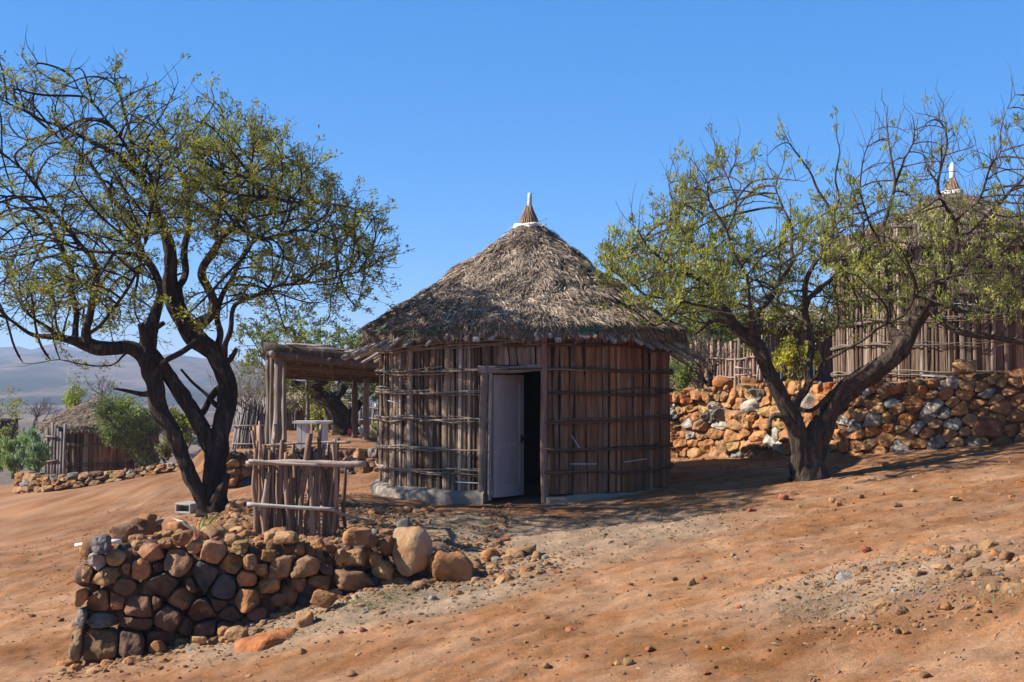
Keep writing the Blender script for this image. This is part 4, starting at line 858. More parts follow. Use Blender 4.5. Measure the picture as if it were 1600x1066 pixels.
# ---------------------------------------------------------------- trees grown towards attractor points
def grow(limbs, attr, step=.11, di=1.3, dk=.20, iters=90, maxn=9000, bias=(0, 0, .12), seed=1, wander=.18):
    """limbs: list of (points Nx4 (xyz,r), parent limb index or None). returns P, parent, handR"""
    rs = np.random.RandomState(seed)
    P = []; par = []; hr = []
    for pts, pi in limbs:
        Q = resample(pts, step)
        if pi is None: prev = -1; st = 0
        else:
            base = np.array(P); prev = int(np.argmin(np.linalg.norm(base - Q[0, :3], axis=1))); st = 1
        sd = rs.rand() * 90
        for k in range(st, len(Q)):
            w = .05 * min(1, k / 3) * (1 if Q[k, 3] < .08 else .5)
            o = np.array([vn(k * .35 + sd, 1.0), vn(k * .35 + sd, 5.0), vn(k * .35 + sd, 9.0)]).ravel() * w
            P.append(Q[k, :3] + o); par.append(prev); hr.append(Q[k, 3]); prev = len(P) - 1
    nh = len(P); A = attr.copy(); alive = np.ones(len(A), bool); nch = {}
    growable = [i for i in range(nh) if hr[i] < .16]
    for it in range(iters):
        kd = kdtree.KDTree(len(P)); 
        for i in (growable if it == 0 else range(len(P))):
            kd.insert(P[i], i)
        kd.balance(); acc = {}
        for i in np.where(alive)[0]:
            co, idx, d = kd.find(A[i])
            if d < dk: alive[i] = False; continue
            if d < di:
                v = (A[i] - P[idx]) / d
                if idx in acc: acc[idx] = acc[idx] + v
                else: acc[idx] = v
        if not acc or len(P) > maxn: break
        for idx, v in acc.items():
            if idx < nh and hr[idx] > .16: continue
            pd = P[idx] - P[par[idx]] if par[idx] >= 0 else np.zeros(3)
            d = nrm(nrm(v) + np.array(bias) + rs.normal(size=3) * wander + nrm(pd) * .8)
            q = P[idx] + d * step
            if nch.get(idx, 0) >= 3: continue
            nch[idx] = nch.get(idx, 0) + 1
            P.append(q); par.append(idx); hr.append(0)
    P = np.array(P); par = np.array(par); first = np.full(len(P), -1)
    for i in range(len(P) - 1, nh - 1, -1):
        if par[i] >= 0: first[par[i]] = i
    for _ in range(3):
        Q = P.copy(); m = np.array([i for i in range(nh, len(P)) if first[i] >= 0]); 
        if len(m): Q[m] = P[m] * .4 + .3 * (P[par[m]] + P[first[m]])
        P = Q
    return P, par, np.array(hr), nh
def tree(name, label, limbs, attr, base, leafcol, leafL=(.04, .075), leafw=.008, nleaf=11, cl_p=.8, seed=1, twig_n=1.0, rtip=.0042, expo=2.45, group=None, bark=(.05, .036, .028), upr=.25, cat='tree', thin_r=.012, step=.11, di=1.3, dk=.2, maxn=9000, cyard=None, leafup=.5, wander=.18, bias=(0, 0, .12), flat=1.0, tlen=1.0, bare=0):
    rs = np.random.RandomState(seed)
    P, par, hr, nh = grow(limbs, attr, step, di, dk, 90, maxn, bias, seed, wander)
    n = len(P); ch = [[] for _ in range(n)]
    for i in range(n):
        if par[i] >= 0: ch[par[i]].append(i)
    rad = np.zeros(n)
    for i in range(n - 1, -1, -1):
        rad[i] = (rtip ** expo + sum(rad[c] ** expo for c in ch[i]) if ch[i] else rtip ** expo) ** (1 / expo)
        if hr[i] > 0: rad[i] = max(min(rad[i], hr[i] * 1.1), hr[i])
    t = thing(name, base, label, cat, group)
    tb = MB(); bb = MB(); lc = MB(); done = np.zeros(n, bool); starts = [(i, -1) for i in range(n) if par[i] < 0]
    bark = np.array(bark)
    while starts:
        i, p = starts.pop(); ids = [p] if p >= 0 else []
        while True:
            ids.append(i)
            if not ch[i]: break
            cs = sorted(ch[i], key=lambda c: -rad[c]); 
            for c in cs[1:]: starts.append((c, i))
            i = cs[0]
        Q = P[ids]; r = rad[ids].copy()
        if p >= 0: r[0] = min(r[0], r[1] * 1.25)
        if len(ids) < 2: continue
        k = 26 if r.max() > .09 else (9 if r.max() > .035 else (5 if r.max() > .012 else 3))
        bump = .21 if k == 26 else (.14 if k == 9 else 0)
        if k >= 9 and len(Q) > 2:   # finer rings so that the bark ridges show
            Qr = resample(np.c_[Q, r], step * .35); Q, r = Qr[:, :3], Qr[:, 3]
        V, Fs = tube(Q, r, k, bump, rs.rand() * 50, k > 3)
        (tb if k >= 9 else bb).add(V, Fs, bark * (.8 + .4 * rs.rand()) * (1 if k >= 9 else 1.0))
    part(tb, 'trunk', M_bark, t, True)
    # twigs and leaves
    thin = np.where((rad < thin_r) & (np.arange(n) >= 0) & (hr < .02))[0]
    cen = P.mean(0); tips = []
    for i in thin:
        if rs.rand() > twig_n * (1.0 if not ch[i] else .55): continue
        d0 = nrm(P[i] - P[par[i]]) if par[i] >= 0 else np.array([0, 0, 1.])
        d = nrm(d0 + rs.normal(size=3) * .6 * np.array([1, 1, flat]) + np.array([0, 0, upr])); L = rs.uniform(.10, .30) * (1.5 if rs.rand() < .1 else 1) * tlen
        p1 = P[i] + d * L * .5 + rs.normal(size=3) * .012; d = nrm(d + rs.normal(size=3) * .3 + np.array([0, 0, upr * .6])); p2 = p1 + d * L * .5
        V, Fs = tube([P[i], p1, p2], [.0042, .0032, .002], 3, cap=False); bb.add(V, Fs, bark * 1.3)
        if rs.rand() < cl_p: tips += [(p2, d), (p1, d)] if rs.rand() < .6 else [(p2, d)]
        if rs.rand() < cl_p * .5: tips.append((P[i], d))
    if bare:                                              # long leafless shoots standing up out of the crown
        pyn = 605 - (P[:, 2] - 1.5) * F / P[:, 1]; cand = np.array([i for i in thin if pyn[i] < bare]); 
        for i in cand[rs.rand(len(cand)) < .16]:
            d = nrm(rs.normal(size=3) * .3 + np.array([0, 0, 1.])); L = rs.uniform(.25, .65); p1 = P[i] + d * L * .4; p2 = p1 + nrm(d + rs.normal(size=3) * .25) * L * .35; p3 = p2 + nrm(d + rs.normal(size=3) * .4) * L * .3
            V, Fs = tube([P[i], p1, p2, p3], [.006, .0045, .0032, .0018], 3, cap=False); bb.add(V, Fs, bark * 1.5)
            e = p1 + nrm(d + rs.normal(size=3) * .7) * L * .3; V, Fs = tube([p1, e], [.003, .0016], 3, cap=False); bb.add(V, Fs, bark * 1.5)
    part(bb, 'branches', M_bark, t, True)
    if tips:
        C = np.array([a for a, _ in tips]); Dm = np.array([b for _, b in tips]); m = len(C)
        if cyard is not None: kp = cyard(C) > rs.rand(m); C, Dm = C[kp], Dm[kp]; m = len(C)
        K = nleaf; C = np.repeat(C, K, 0); Dm = np.repeat(Dm, K, 0); N = m * K
        keep = rs.rand(N) < .85; 
        d = Dm * .75 + rs.normal(size=(N, 3)) * .62 * np.array([1, 1, flat]) + np.array([0, 0, leafup * .5]); d /= np.linalg.norm(d, axis=1, keepdims=True)
        s = np.cross(d, rs.normal(size=(N, 3))); s /= np.linalg.norm(s, axis=1, keepdims=True)
        L = rs.uniform(*leafL, N)[:, None]; w = leafw * rs.uniform(.7, 1.3, (N, 1)); b = C + d * rs.uniform(-.02, .03, (N, 1)) + rs.normal(size=(N, 3)) * .028
        V = np.stack([b - s * w * .35, b + s * w * .35, b + d * L * .6 + s * w, b + d * L, b + d * L * .6 - s * w], 1)[keep]
        m2 = len(V); k = np.arange(m2)[:, None] * 5
        cc = np.repeat(rs.uniform(.5, 1.5, m), K)[keep][:, None]; yl = np.repeat(rs.rand(m) < .18, K)[keep][:, None]
        c = np.array(leafcol) * cc; c = np.where(yl, np.array(leafcol) * (1.35, 1.2, .8) * cc, c); c = c * rs.uniform(.8, 1.2, (m2, 1))
        lc.add(V.reshape(-1, 3), [k + np.array([[0, 1, 2, 3, 4]])], np.repeat(c, 5, 0), .2)
        part(lc, 'crown', M_leaf, t, False)
    print('TREE', name, n, len(tips))
    return t
def inpoly(px, py, poly):
    return polyd(px, py, poly) > 0
def crown_pts(n, poly, D0, x0, Rx, Ry, shell=.0, dens=None, seed=3, lay=0, dome=.10):
    """attractors inside a silhouette (photo pixels) with real depth: a disc of radius Rx,Ry round the trunk"""
    rs = np.random.RandomState(seed); out = []
    xs_ = [p[0] for p in poly]; ys_ = [p[1] for p in poly]
    while len(out) < n:
        m = n * 3; px = rs.uniform(min(xs_), max(xs_), m); py = rs.uniform(min(ys_), max(ys_), m); k = inpoly(px, py, poly); px, py = px[k], py[k]
        if dens is not None: k = rs.rand(len(px)) < dens(px, py); px, py = px[k], py[k]
        for a, b in zip(px, py):
            xm = (a - 800) / F * D0 - x0; h = max(0, 1 - (xm / Rx) ** 2) ** .5 * Ry; dy = rs.uniform(-1, 1) * max(h, .35); D = D0 + dy
            q = at(a, b, D0) + np.array([0, dy, -dome * dy * dy])
            if lay and float(fbm(q[0] * .55, q[1] * .55, q[2] * 1.5, 2, 77)) < lay * rs.uniform(.5, 1.5): continue
            out.append(q)
    return np.array(out[:n])
def limb(pts, D0):
    """pts: (px,py,depth offset,radius m)"""
    return np.array([[*at(a, b, D0 + c * 1.0), r] for a, b, c, r in pts])
# ---- left acacia
D1 = 16.3
LL = [
 (limb([(334, 806, 0, .27), (334, 795, 0, .21), (335, 770, 0, .175), (336, 723, .0, .15), (342, 690, .0, .14), (352, 650, .05, .125), (357, 621, .05, .12), (357, 588, .1, .115), (338, 560, .1, .12), (311, 534, .1, .13), (297, 515, .05, .13), (277, 490, 0, .12), (268, 459, 0, .11), (264, 425, -.05, .10), (266, 400, -.05, .09), (258, 372, -.1, .085), (243, 322, -.2, .07), (228, 282, -.3, .06), (188, 246, -.4, .045), (153, 226, -.5, .035), (110, 208, -.6, .028), (73, 196, -.7, .022), (32, 165, -.8, .015), (-10, 150, -.9, .010)], D1), None),
 (limb([(326, 790, -.05, .14), (311, 774, -.1, .11), (294, 735, -.12, .10), (276, 696, -.15, .098), (262, 665, -.15, .10), (250, 640, -.15, .105), (240, 600, -.12, .11), (232, 560, -.1, .12), (228, 538, -.05, .125), (236, 510, .0, .10), (244, 487, .1, .085), (252, 451, .2, .07), (250, 420, .3, .06), (215, 380, .5, .05), (190, 330, .7, .04), (160, 280, .8, .03), (130, 240, .9, .02), (95, 215, 1.0, .014)], D1), 0),
 (limb([(337, 712, 0, .13), (322, 680, -.05, .115), (307, 652, -.05, .11), (290, 628, -.05, .11), (276, 609, -.05, .11), (255, 580, -.05, .11), (238, 555, -.08, .10)], D1), 0),
 (limb([(232, 560, -.1, .12), (218, 548, -.15, .11), (205, 542, -.15, .105), (180, 545, -.2, .10), (158, 545, -.25, .10), (135, 541, -.3, .095), (115, 536, -.3, .085), (95, 528, -.35, .06), (76, 527, -.4, .04), (59, 526, -.4, .035), (40, 515, -.45, .03), (24, 506, -.5, .026), (0, 499, -.6, .022), (-40, 485, -.8, .018), (-90, 470, -1, .012)], D1), 1),
 (limb([(134, 538, -.3, .08), (133, 515, -.3, .065), (134, 487, -.35, .06), (140, 465, -.35, .055), (146, 451, -.4, .052), (150, 430, -.45, .05), (142, 400, -.5, .045), (120, 375, -.6, .04), (105, 350, -.7, .035), (85, 335, -.8, .03), (60, 298, -.9, .022), (24, 258, -1.0, .016), (-30, 215, -1.2, .010)], D1), 3),
 (limb([(120, 535, -.3, .06), (113, 500, -.1, .045), (116, 460, 0, .042), (113, 427, .1, .04), (101, 383, .2, .036), (77, 355, .3, .03), (52, 322, .4, .026), (24, 306, .5, .022), (-10, 298, .6, .016), (-60, 280, .8, .010)], D1), 3),
 (limb([(150, 520, -.3, .035), (170, 490, -.5, .03), (196, 455, -.8, .026), (215, 420, -1.1, .022), (230, 385, -1.4, .018)], D1), 3),
 (limb([(300, 520, .05, .10), (282, 505, .1, .07), (280, 470, .3, .065), (288, 430, .5, .06), (294, 387, .7, .055), (298, 340, .8, .04), (297, 310, .9, .03), (285, 260, 1.0, .02), (262, 215, 1.1, .013)], D1), 0),
 (limb([(258, 372, -.1, .06), (245, 330, -.5, .04), (238, 290, -.8, .035), (226, 265, -.9, .03), (200, 225, -1.0, .025), (165, 190, -1.1, .02), (140, 150, -1.2, .015), (115, 120, -1.3, .010)], D1), 0),
 (limb([(228, 282, -.3, .045), (222, 250, -.2, .035), (205, 210, -.1, .028), (192, 160, .0, .02), (178, 115, .1, .012)], D1), 0),
 (limb([(300, 518, .1, .11), (322, 500, 0, .075), (335, 480, -.1, .07), (325, 455, -.2, .065), (305, 435, -.3, .065), (318, 405, -.4, .06), (339, 385, -.6, .055), (358, 365, -.7, .05), (371, 351, -.8, .045), (383, 318, -1.0, .035), (420, 309, -1.1, .03), (456, 310, -1.2, .026), (504, 318, -1.3, .02), (560, 322, -1.4, .014), (600, 332, -1.5, .009)], D1), 0),
 (limb([(335, 560, .1, .08), (344, 520, .3, .055), (343, 490, .5, .05), (350, 460, .7, .045), (355, 439, .8, .042), (375, 400, 1.0, .035), (403, 375, 1.2, .03), (440, 355, 1.4, .024), (480, 340, 1.5, .018), (530, 350, 1.6, .012)], D1), 0),
 (limb([(350, 570, .1, .07), (352, 535, 0, .045), (359, 500, -.1, .04), (368, 475, -.2, .036), (398, 467, -.3, .03), (430, 448, -.4, .024), (470, 438, -.5, .02), (520, 432, -.6, .014), (555, 430, -.6, .01)], D1), 0),
 (limb([(339, 387, -.6, .04), (345, 345, -.3, .035), (350, 300, 0, .03), (348, 262, .2, .024), (362, 225, .4, .018), (380, 200, .5, .012)], D1), 0),
 (limb([(371, 351, -.8, .04), (400, 380, -.9, .03), (440, 372, -.9, .026), (480, 362, -1.0, .02), (530, 375, -1.0, .015), (575, 400, -1.0, .01)], D1), 0),
 (limb([(234, 592, -.2, .06), (245, 580, -.3, .05), (256, 567, -.35, .045), (284, 558, -.3, .04), (300, 545, -.1, .045), (309, 535, 0, .06)], D1), 1),
 (limb([(357, 573, .1, .07), (362, 560, .1, .045), (368, 545, .1, .03)], D1), 0),
 (limb([(95, 530, -.35, .05), (79, 514, -.4, .034), (62, 497, -.4, .024), (43, 479, -.4, .014)], D1), 3),
 (limb([(92, 528, -.35, .03), (88, 505, -.4, .02), (87, 481, -.4, .012)], D1), 3),
 (limb([(100, 530, -.3, .03), (99, 510, -.3, .02), (103, 493, -.3, .012)], D1), 3),
 (limb([(232, 540, -.1, .09), (222, 520, -.2, .06), (218, 506, -.2, .055)], D1), 1),
 (limb([(250, 530, 0, .07), (256, 512, 0, .045), (259, 505, 0, .04)], D1), 1),
 (limb([(240, 620, -.15, .06), (225, 618, -.3, .045), (205, 614, -.4, .035), (185, 613, -.5, .03), (180, 610, -.5, .02)], D1), 1),
 (limb([(205, 545, -.15, .035), (190, 560, -.4, .018), (160, 572, -.6, .014), (130, 575, -.7, .012), (105, 563, -.8, .009), (80, 565, -.9, .009), (60, 575, -.9, .008), (38, 570, -1, .005)], D1), 1),
 (limb([(343, 640, 0, .06), (328, 622, .1, .03), (315, 605, .2, .026), (300, 585, .2, .022), (288, 572, .2, .02)], D1), 0),
 (limb([(345, 600, .3, .07), (330, 625, .3, .045), (318, 650, .2, .05), (308, 655, .1, .06)], D1), 0),
 (limb([(326, 798, -.12, .09), (350, 765, -.1, .08), (353, 745, -.05, .05)], D1), 0),
]
poly1 = [(-330, 300), (-300, 180), (-200, 90), (-90, 50), (5, 55), (60, 95), (130, 88), (200, 92), (250, 118), (320, 145), (410, 182), (435, 212), (490, 250), (545, 292), (575, 335), (612, 348), (596, 378), (585, 420), (555, 445), (500, 455), (430, 470), (400, 495), (350, 470), (300, 450), (255, 470), (200, 470), (130, 500), (60, 490), (-20, 470), (-120, 500), (-220, 470), (-300, 400)]
def dens1(px, py):
    d = .46 + .54 * sstep(120, 330, px) * sstep(210, 270, py + (600 - px) * .1) * (1 - sstep(430, 470, py))
    hole = sstep(370, 420, py) * sstep(160, 200, px) * (1 - sstep(330, 400, px)); d = d * (1 - .75 * hole)
    d = d * (1 - .45 * sstep(1, 0, 0) * 0)
    return d * (.22 + .78 * sstep(-.25, .25, fbm(px / 80, py / 38, 0, 3, 401)))
def keep1(C):
    px = 800 + C[:, 0] / C[:, 1] * F; py = 605 - (C[:, 2] - 1.5) * F / C[:, 1]; return .36 + .64 * sstep(100, 380, px + (py - 250) * .8)
for _l, _p in LL: _l[:, 3] *= .88
for _l, _p in LL: _l[:, 3] = np.where(_l[:, 3] < .09, _l[:, 3] * (.72 + .28 * _l[:, 3] / .09), _l[:, 3])
at1 = crown_pts(6000, poly1, D1, -4.1, 3.4, 2.5, dens=dens1, seed=5, lay=-.16)
at1 = np.concatenate([at1, crown_pts(350, [(370, 395), (450, 372), (620, 372), (606, 420), (560, 458), (480, 462), (400, 490), (350, 470)], D1, -4.1, 3.4, 1.8, seed=15), crown_pts(450, [(-60, 400), (60, 380), (200, 390), (230, 440), (150, 490), (60, 500), (-60, 500)], D1, -4.1, 3.4, 1.8, seed=16)])
tree('acacia_tree', 'large spreading acacia with two dark twisted stems at the left, above the grey concrete block', LL, at1, (-3.75, D1, 0), (.175, .18, .04), seed=11, nleaf=22, cl_p=.8, di=1.5, dk=.15, maxn=22000, twig_n=1.0, flat=.5, upr=.25, leafL=(.03, .06), leafw=.0072, thin_r=.013, wander=.08, cyard=keep1, bias=(0, 0, .26))
# ---- right acacia
D2 = 17.2
RL = [
 (limb([(1262, 768, 0, .34), (1262, 755, 0, .27), (1262, 745, 0, .24), (1263, 725, 0, .225), (1268, 705, 0, .22), (1275, 685, 0, .20), (1285, 662, 0, .175), (1299, 637, -.05, .165), (1322, 612, -.1, .155), (1345, 592, -.15, .15), (1368, 575, -.2, .145), (1392, 560, -.25, .14), (1408, 543, -.3, .135), (1419, 525, -.3, .13), (1430, 499, -.3, .12), (1447, 475, -.3, .11), (1462, 452, -.35, .08), (1478, 425, -.4, .06), (1500, 395, -.5, .05), (1506, 370, -.6, .045), (1490, 345, -.7, .04), (1478, 325, -.8, .03), (1462, 298, -.9, .024), (1472, 262, -1, .018), (1488, 229, -1, .014), (1482, 195, -1, .009)], D2), None),
 (limb([(1256, 745, -.05, .19), (1252, 715, -.08, .17), (1250, 690, -.1, .15), (1243, 668, -.12, .135), (1235, 650, -.15, .125), (1220, 622, -.2, .11), (1208, 598, -.25, .105), (1202, 575, -.3, .10), (1190, 550, -.3, .10), (1178, 532, -.35, .095), (1162, 518, -.4, .085), (1146, 506, -.45, .07), (1134, 493, -.5, .05), (1122, 478, -.55, .045), (1118, 455, -.6, .04), (1108, 440, -.7, .036), (1090, 430, -.8, .032), (1065, 425, -.9, .03), (1043, 415, -1, .026), (1022, 394, -1.1, .02), (1000, 370, -1.2, .014), (973, 345, -1.3, .007)], D2), 0),
 (limb([(1150, 508, -.45, .05), (1130, 502, -.5, .042), (1112, 503, -.55, .04), (1098, 510, -.6, .04), (1089, 519, -.65, .035), (1080, 520, -.65, .028)], D2), 1),
 (limb([(1135, 495, -.5, .04), (1110, 480, -.8, .026), (1080, 474, -1.0, .022), (1050, 476, -1.1, .02), (1020, 466, -1.2, .018), (990, 455, -1.3, .015), (965, 430, -1.4, .011), (945, 400, -1.5, .006)], D2), 1),
 (limb([(1065, 475, -1, .022), (1045, 495, -1.2, .018), (1028, 515, -1.3, .015), (1010, 505, -1.4, .013), (985, 480, -1.5, .012), (965, 470, -1.6, .009), (935, 455, -1.6, .006)], D2), 1),
 (limb([(1178, 532, -.35, .08), (1182, 505, -.2, .055), (1196, 478, 0, .05), (1212, 455, .2, .045), (1228, 430, .3, .04), (1240, 400, .4, .035), (1238, 365, .5, .028), (1228, 325, .6, .02), (1215, 290, .7, .012), (1222, 250, .7, .008)], D2), 1),
 (limb([(1172, 520, -.4, .06), (1172, 480, -.7, .035), (1168, 440, -.9, .03), (1152, 400, -1.0, .026), (1140, 365, -1.1, .022), (1120, 330, -1.2, .018), (1100, 290, -1.3, .013), (1085, 250, -1.4, .008)], D2), 1),
 (limb([(1135, 365, -1.1, .02), (1150, 320, -1, .016), (1140, 280, -1, .012), (1118, 240, -1, .007)], D2), 6),
 (limb([(1118, 455, -.6, .03), (1098, 405, -.3, .024), (1075, 370, -.2, .02), (1055, 330, -.1, .014), (1050, 290, 0, .008)], D2), 1),
 (limb([(1253, 690, .05, .12), (1246, 655, .1, .08), (1243, 632, .15, .07), (1252, 610, .2, .065), (1262, 590, .25, .062), (1270, 562, .3, .06), (1267, 530, .35, .06), (1263, 500, .4, .058), (1258, 470, .4, .055), (1255, 440, .4, .05), (1270, 410, .4, .04), (1295, 385, .4, .035), (1305, 350, .4, .03), (1290, 310, .4, .024), (1262, 270, .4, .018), (1235, 235, .4, .012), (1218, 200, .4, .007)], D2), 0),
 (limb([(1300, 350, .4, .028), (1312, 300, .3, .022), (1305, 260, .2, .016), (1312, 225, .2, .011), (1308, 190, .2, .006)], D2), 9),
 (limb([(1258, 470, .4, .05), (1290, 450, .6, .035), (1320, 420, .8, .03), (1345, 385, .9, .026), (1355, 350, 1, .022), (1340, 310, 1, .016), (1325, 280, 1, .010)], D2), 9),
 (limb([(1412, 538, -.3, .09), (1392, 500, -.1, .055), (1382, 465, 0, .05), (1378, 430, .1, .046), (1382, 395, .1, .042), (1386, 361, .1, .04), (1393, 320, .1, .034), (1398, 290, .1, .028), (1398, 266, .1, .024), (1392, 235, .1, .018), (1388, 204, .1, .013), (1392, 171, .1, .007)], D2), 0),
 (limb([(1397, 285, .1, .024), (1420, 255, .1, .018), (1432, 220, .2, .013), (1425, 180, .2, .008)], D2), 12),
 (limb([(1382, 395, .1, .03), (1360, 350, -.3, .022), (1345, 300, -.5, .016), (1350, 250, -.6, .012), (1365, 205, -.7, .007)], D2), 12),
 (limb([(1447, 475, -.3, .08), (1462, 488, -.4, .07), (1475, 508, -.45, .065), (1488, 520, -.5, .062), (1516, 526, -.5, .06), (1555, 530, -.5, .055), (1600, 532, -.5, .05), (1660, 520, -.5, .04), (1720, 490, -.5, .03), (1760, 440, -.5, .015)], D2), 0),
 (limb([(1450, 472, -.2, .06), (1480, 476, 0, .05), (1510, 486, .1, .045), (1535, 492, .2, .04), (1556, 488, .2, .036), (1566, 468, .2, .032), (1585, 452, .2, .028), (1612, 440, .2, .022), (1660, 400, .2, .014)], D2), 0),
 (limb([(1506, 372, -.6, .04), (1525, 350, -.5, .032), (1555, 330, -.5, .028), (1580, 300, -.5, .024), (1600, 270, -.4, .02), (1640, 240, -.4, .014), (1660, 190, -.4, .008)], D2), 0),
 (limb([(1490, 345, -.7, .03), (1530, 310, -.9, .022), (1545, 270, -1, .018), (1570, 240, -1, .014), (1560, 200, -1, .010), (1590, 150, -1, .006)], D2), 0),
 (limb([(1480, 425, -.4, .05), (1520, 400, .1, .036), (1560, 385, .5, .03), (1610, 360, .8, .024), (1670, 330, 1, .014)], D2), 0),
 (limb([(1250, 690, -.1, .09), (1232, 655, -.3, .06), (1212, 640, -.35, .05), (1199, 640, -.38, .045), (1195, 652, -.4, .045), (1198, 668, -.4, .042)], D2), 0),
 (limb([(1285, 664, -.1, .08), (1300, 630, -.3, .05), (1318, 600, -.5, .045), (1340, 575, -.6, .035), (1365, 560, -.6, .02)], D2), 0),
 (limb([(1262, 600, .2, .035), (1285, 572, -.2, .032), (1310, 550, -.5, .03), (1345, 530, -.7, .026), (1385, 508, -.9, .022), (1420, 480, -1, .018), (1450, 450, -1.1, .012)], D2), 9),
 (limb([(1240, 640, .15, .05), (1275, 640, -.2, .04), (1300, 618, -.3, .035), (1330, 600, -.3, .02)], D2), 9),
]
for _l, _p in RL: _l[:, 3] *= .88
for _l, _p in RL: _l[:, 3] = np.where(_l[:, 3] < .06, _l[:, 3] * .8, _l[:, 3])
poly2 = [(940, 440), (950, 400), (995, 365), (1035, 325), (1070, 285), (1105, 250), (1160, 268), (1215, 245), (1260, 280), (1300, 262), (1340, 262), (1368, 205), (1390, 180), (1430, 192), (1470, 210), (1530, 195), (1600, 165), (1700, 160), (1790, 260), (1820, 400), (1740, 500), (1640, 500), (1560, 480), (1500, 470), (1430, 480), (1350, 490), (1290, 480), (1225, 510), (1180, 500), (1130, 480), (1060, 475), (990, 480)]
def dens2(px, py):
    d = (.25 + .75 * sstep(190, 400, py + 40 * np.sin(px / 60))) * (1 - .55 * sstep(1280, 1360, px)); return d * (.2 + .8 * sstep(-.25, .2, fbm(px / 45, py / 40, 0, 3, 402)))
at2 = crown_pts(4600, poly2, D2, 4.6, 4.4, 2.2, dens=dens2, seed=6, lay=-.12)
def keep2(C):   # fewer leaves high up where the twigs stand bare
    py = 605 - (C[:, 2] - 1.5) * F / C[:, 1]; px = 800 + C[:, 0] / C[:, 1] * F; return (.26 + .62 * sstep(230, 380, py)) * (1 - .55 * sstep(1290, 1380, px))
tree('acacia_tree', 'gnarled open acacia leaning right in front of the orange stone wall, thick furrowed trunk', RL, at2, (3.95, D2, .3), (.225, .24, .06), seed=21, nleaf=26, cl_p=.9, di=1.4, dk=.17, maxn=15000, twig_n=1.0, upr=1.0, leafL=(.035, .07), leafw=.0078, thin_r=.013, bark=(.085, .06, .042), cyard=keep2, tlen=1.35, bare=420, leafup=.9, bias=(0, 0, .12), wander=.10)
# ---------------------------------------------------------------- background vegetation
def bush(name, label, px, py0, py1, w, D, col, n=1500, leaf=(.05, .10), lw=.014, up=.2, dp=None, stems=8, cat='bush', group=None, clumps=14, base=None, stemcol=(.14, .11, .08), sd=None, zbase=None, fill=1.0, lean=0):
    """shrub: a photo box (centre px, top py0, foot py1, width w) at D metres"""
    rs = np.random.RandomState(sd if sd else int(px * 7 + py0)); c0 = at(px, py1, D); c1 = at(px, py0, D); W = w * D / F / 2; H = c1[2] - c0[2]; dp = dp or W * .8
    zb = c0[2] if zbase is None else zbase
    t = thing(name, (c0[0], D, zb), label, cat, group)
    cl = []
    for q in range(clumps):
        u = rs.normal(size=3); u /= np.linalg.norm(u); rr = rs.rand() ** .35 * .86; 
        cl.append((np.array([c0[0] + u[0] * W * rr, D + u[1] * dp * rr, c0[2] + H * (.50 + .48 * u[2] * rr)]), rs.uniform(.13, .33) * (W * H) ** .5, rs.uniform(.65, 1.3)))
    sb = MB(); root = np.array([c0[0] + lean, D, zb - .05])
    for q in range(stems):
        ce = cl[rs.randint(len(cl))][0]; r0 = root + rs.normal(size=3) * np.array([.12 * W, .1 * dp, 0]); m1 = (r0 + ce) / 2 + rs.normal(size=3) * .12 * W; m1[2] += .08 * H
        V, Fs = tube([r0, (r0 + m1) / 2 + rs.normal(size=3) * .04, m1, ce], np.array([.030, .024, .016, .006]) * max(.5, W), 5, .1, rs.rand() * 9); sb.add(V, Fs, np.array(stemcol) * rs.uniform(.7, 1.3))
        for j in range(7):
            a = m1 + (ce - m1) * rs.rand(); d = nrm(rs.normal(size=3) + np.array([0, 0, .6])); V, Fs = tube([a, a + d * .25 * W, a + (d + rs.normal(size=3) * .3) * .5 * W], [.007, .005, .002], 3, cap=False); sb.add(V, Fs, np.array(stemcol) * 1.2)
    part(sb, 'stem', M_bark, t, True)
    if n:
        ci = rs.randint(0, len(cl), n); C = np.array([cl[i][0] for i in ci]); Rr = np.array([cl[i][1] for i in ci]); G = np.array([cl[i][2] for i in ci])
        u = rs.normal(size=(n, 3)); u /= np.linalg.norm(u, axis=1, keepdims=True); Pn = C + u * (Rr * rs.rand(n) ** .6 * np.where(rs.rand(n) < .12, 1.5, 1))[:, None] * np.array([1, .9, .8])
        k = rs.rand(n) < .3; tt = rs.rand(n)[:, None] ** .5 * 1.3; Pn = np.where(k[:, None], root + (C - root) * tt + rs.normal(size=(n, 3)) * .06 * W, Pn)
        Pn[:, 2] = np.maximum(Pn[:, 2], zb + .02)
        d = u * .5 + rs.normal(size=(n, 3)) * .5 + np.array([0, 0, up]); d /= np.linalg.norm(d, axis=1, keepdims=True); s = np.cross(d, rs.normal(size=(n, 3))); s /= np.linalg.norm(s, axis=1, keepdims=True)
        L = rs.uniform(*leaf, n)[:, None]; w_ = lw * rs.uniform(.6, 1.3, (n, 1))
        V = np.stack([Pn - s * w_ * .4, Pn + s * w_ * .4, Pn + d * L * .6 + s * w_, Pn + d * L, Pn + d * L * .6 - s * w_], 1).reshape(-1, 3); k = np.arange(n)[:, None] * 5
        c = np.array(col) * (G * rs.uniform(.7, 1.3, n))[:, None]; fb = MB(); fb.add(V, [k + np.array([[0, 1, 2, 3, 4]])], np.repeat(c, 5, 0), .2); part(fb, 'foliage', M_leaf, t)
    return t
bush('leafy_tree', 'feathery pale green tree growing behind the right side of the nearest hut roof', 1105, 425, 612, 210, 28.5, (.17, .20, .055), 17000, (.06, .13), .016, .3, 1.6, 16, 'tree', None, 30)
bush('leafy_tree', 'soft green tree between the two upper sheds, behind the right acacia', 1225, 452, 560, 110, 31, (.13, .17, .05), 5000, (.06, .13), .018, .3, 1.2, 8, 'tree', None, 14)
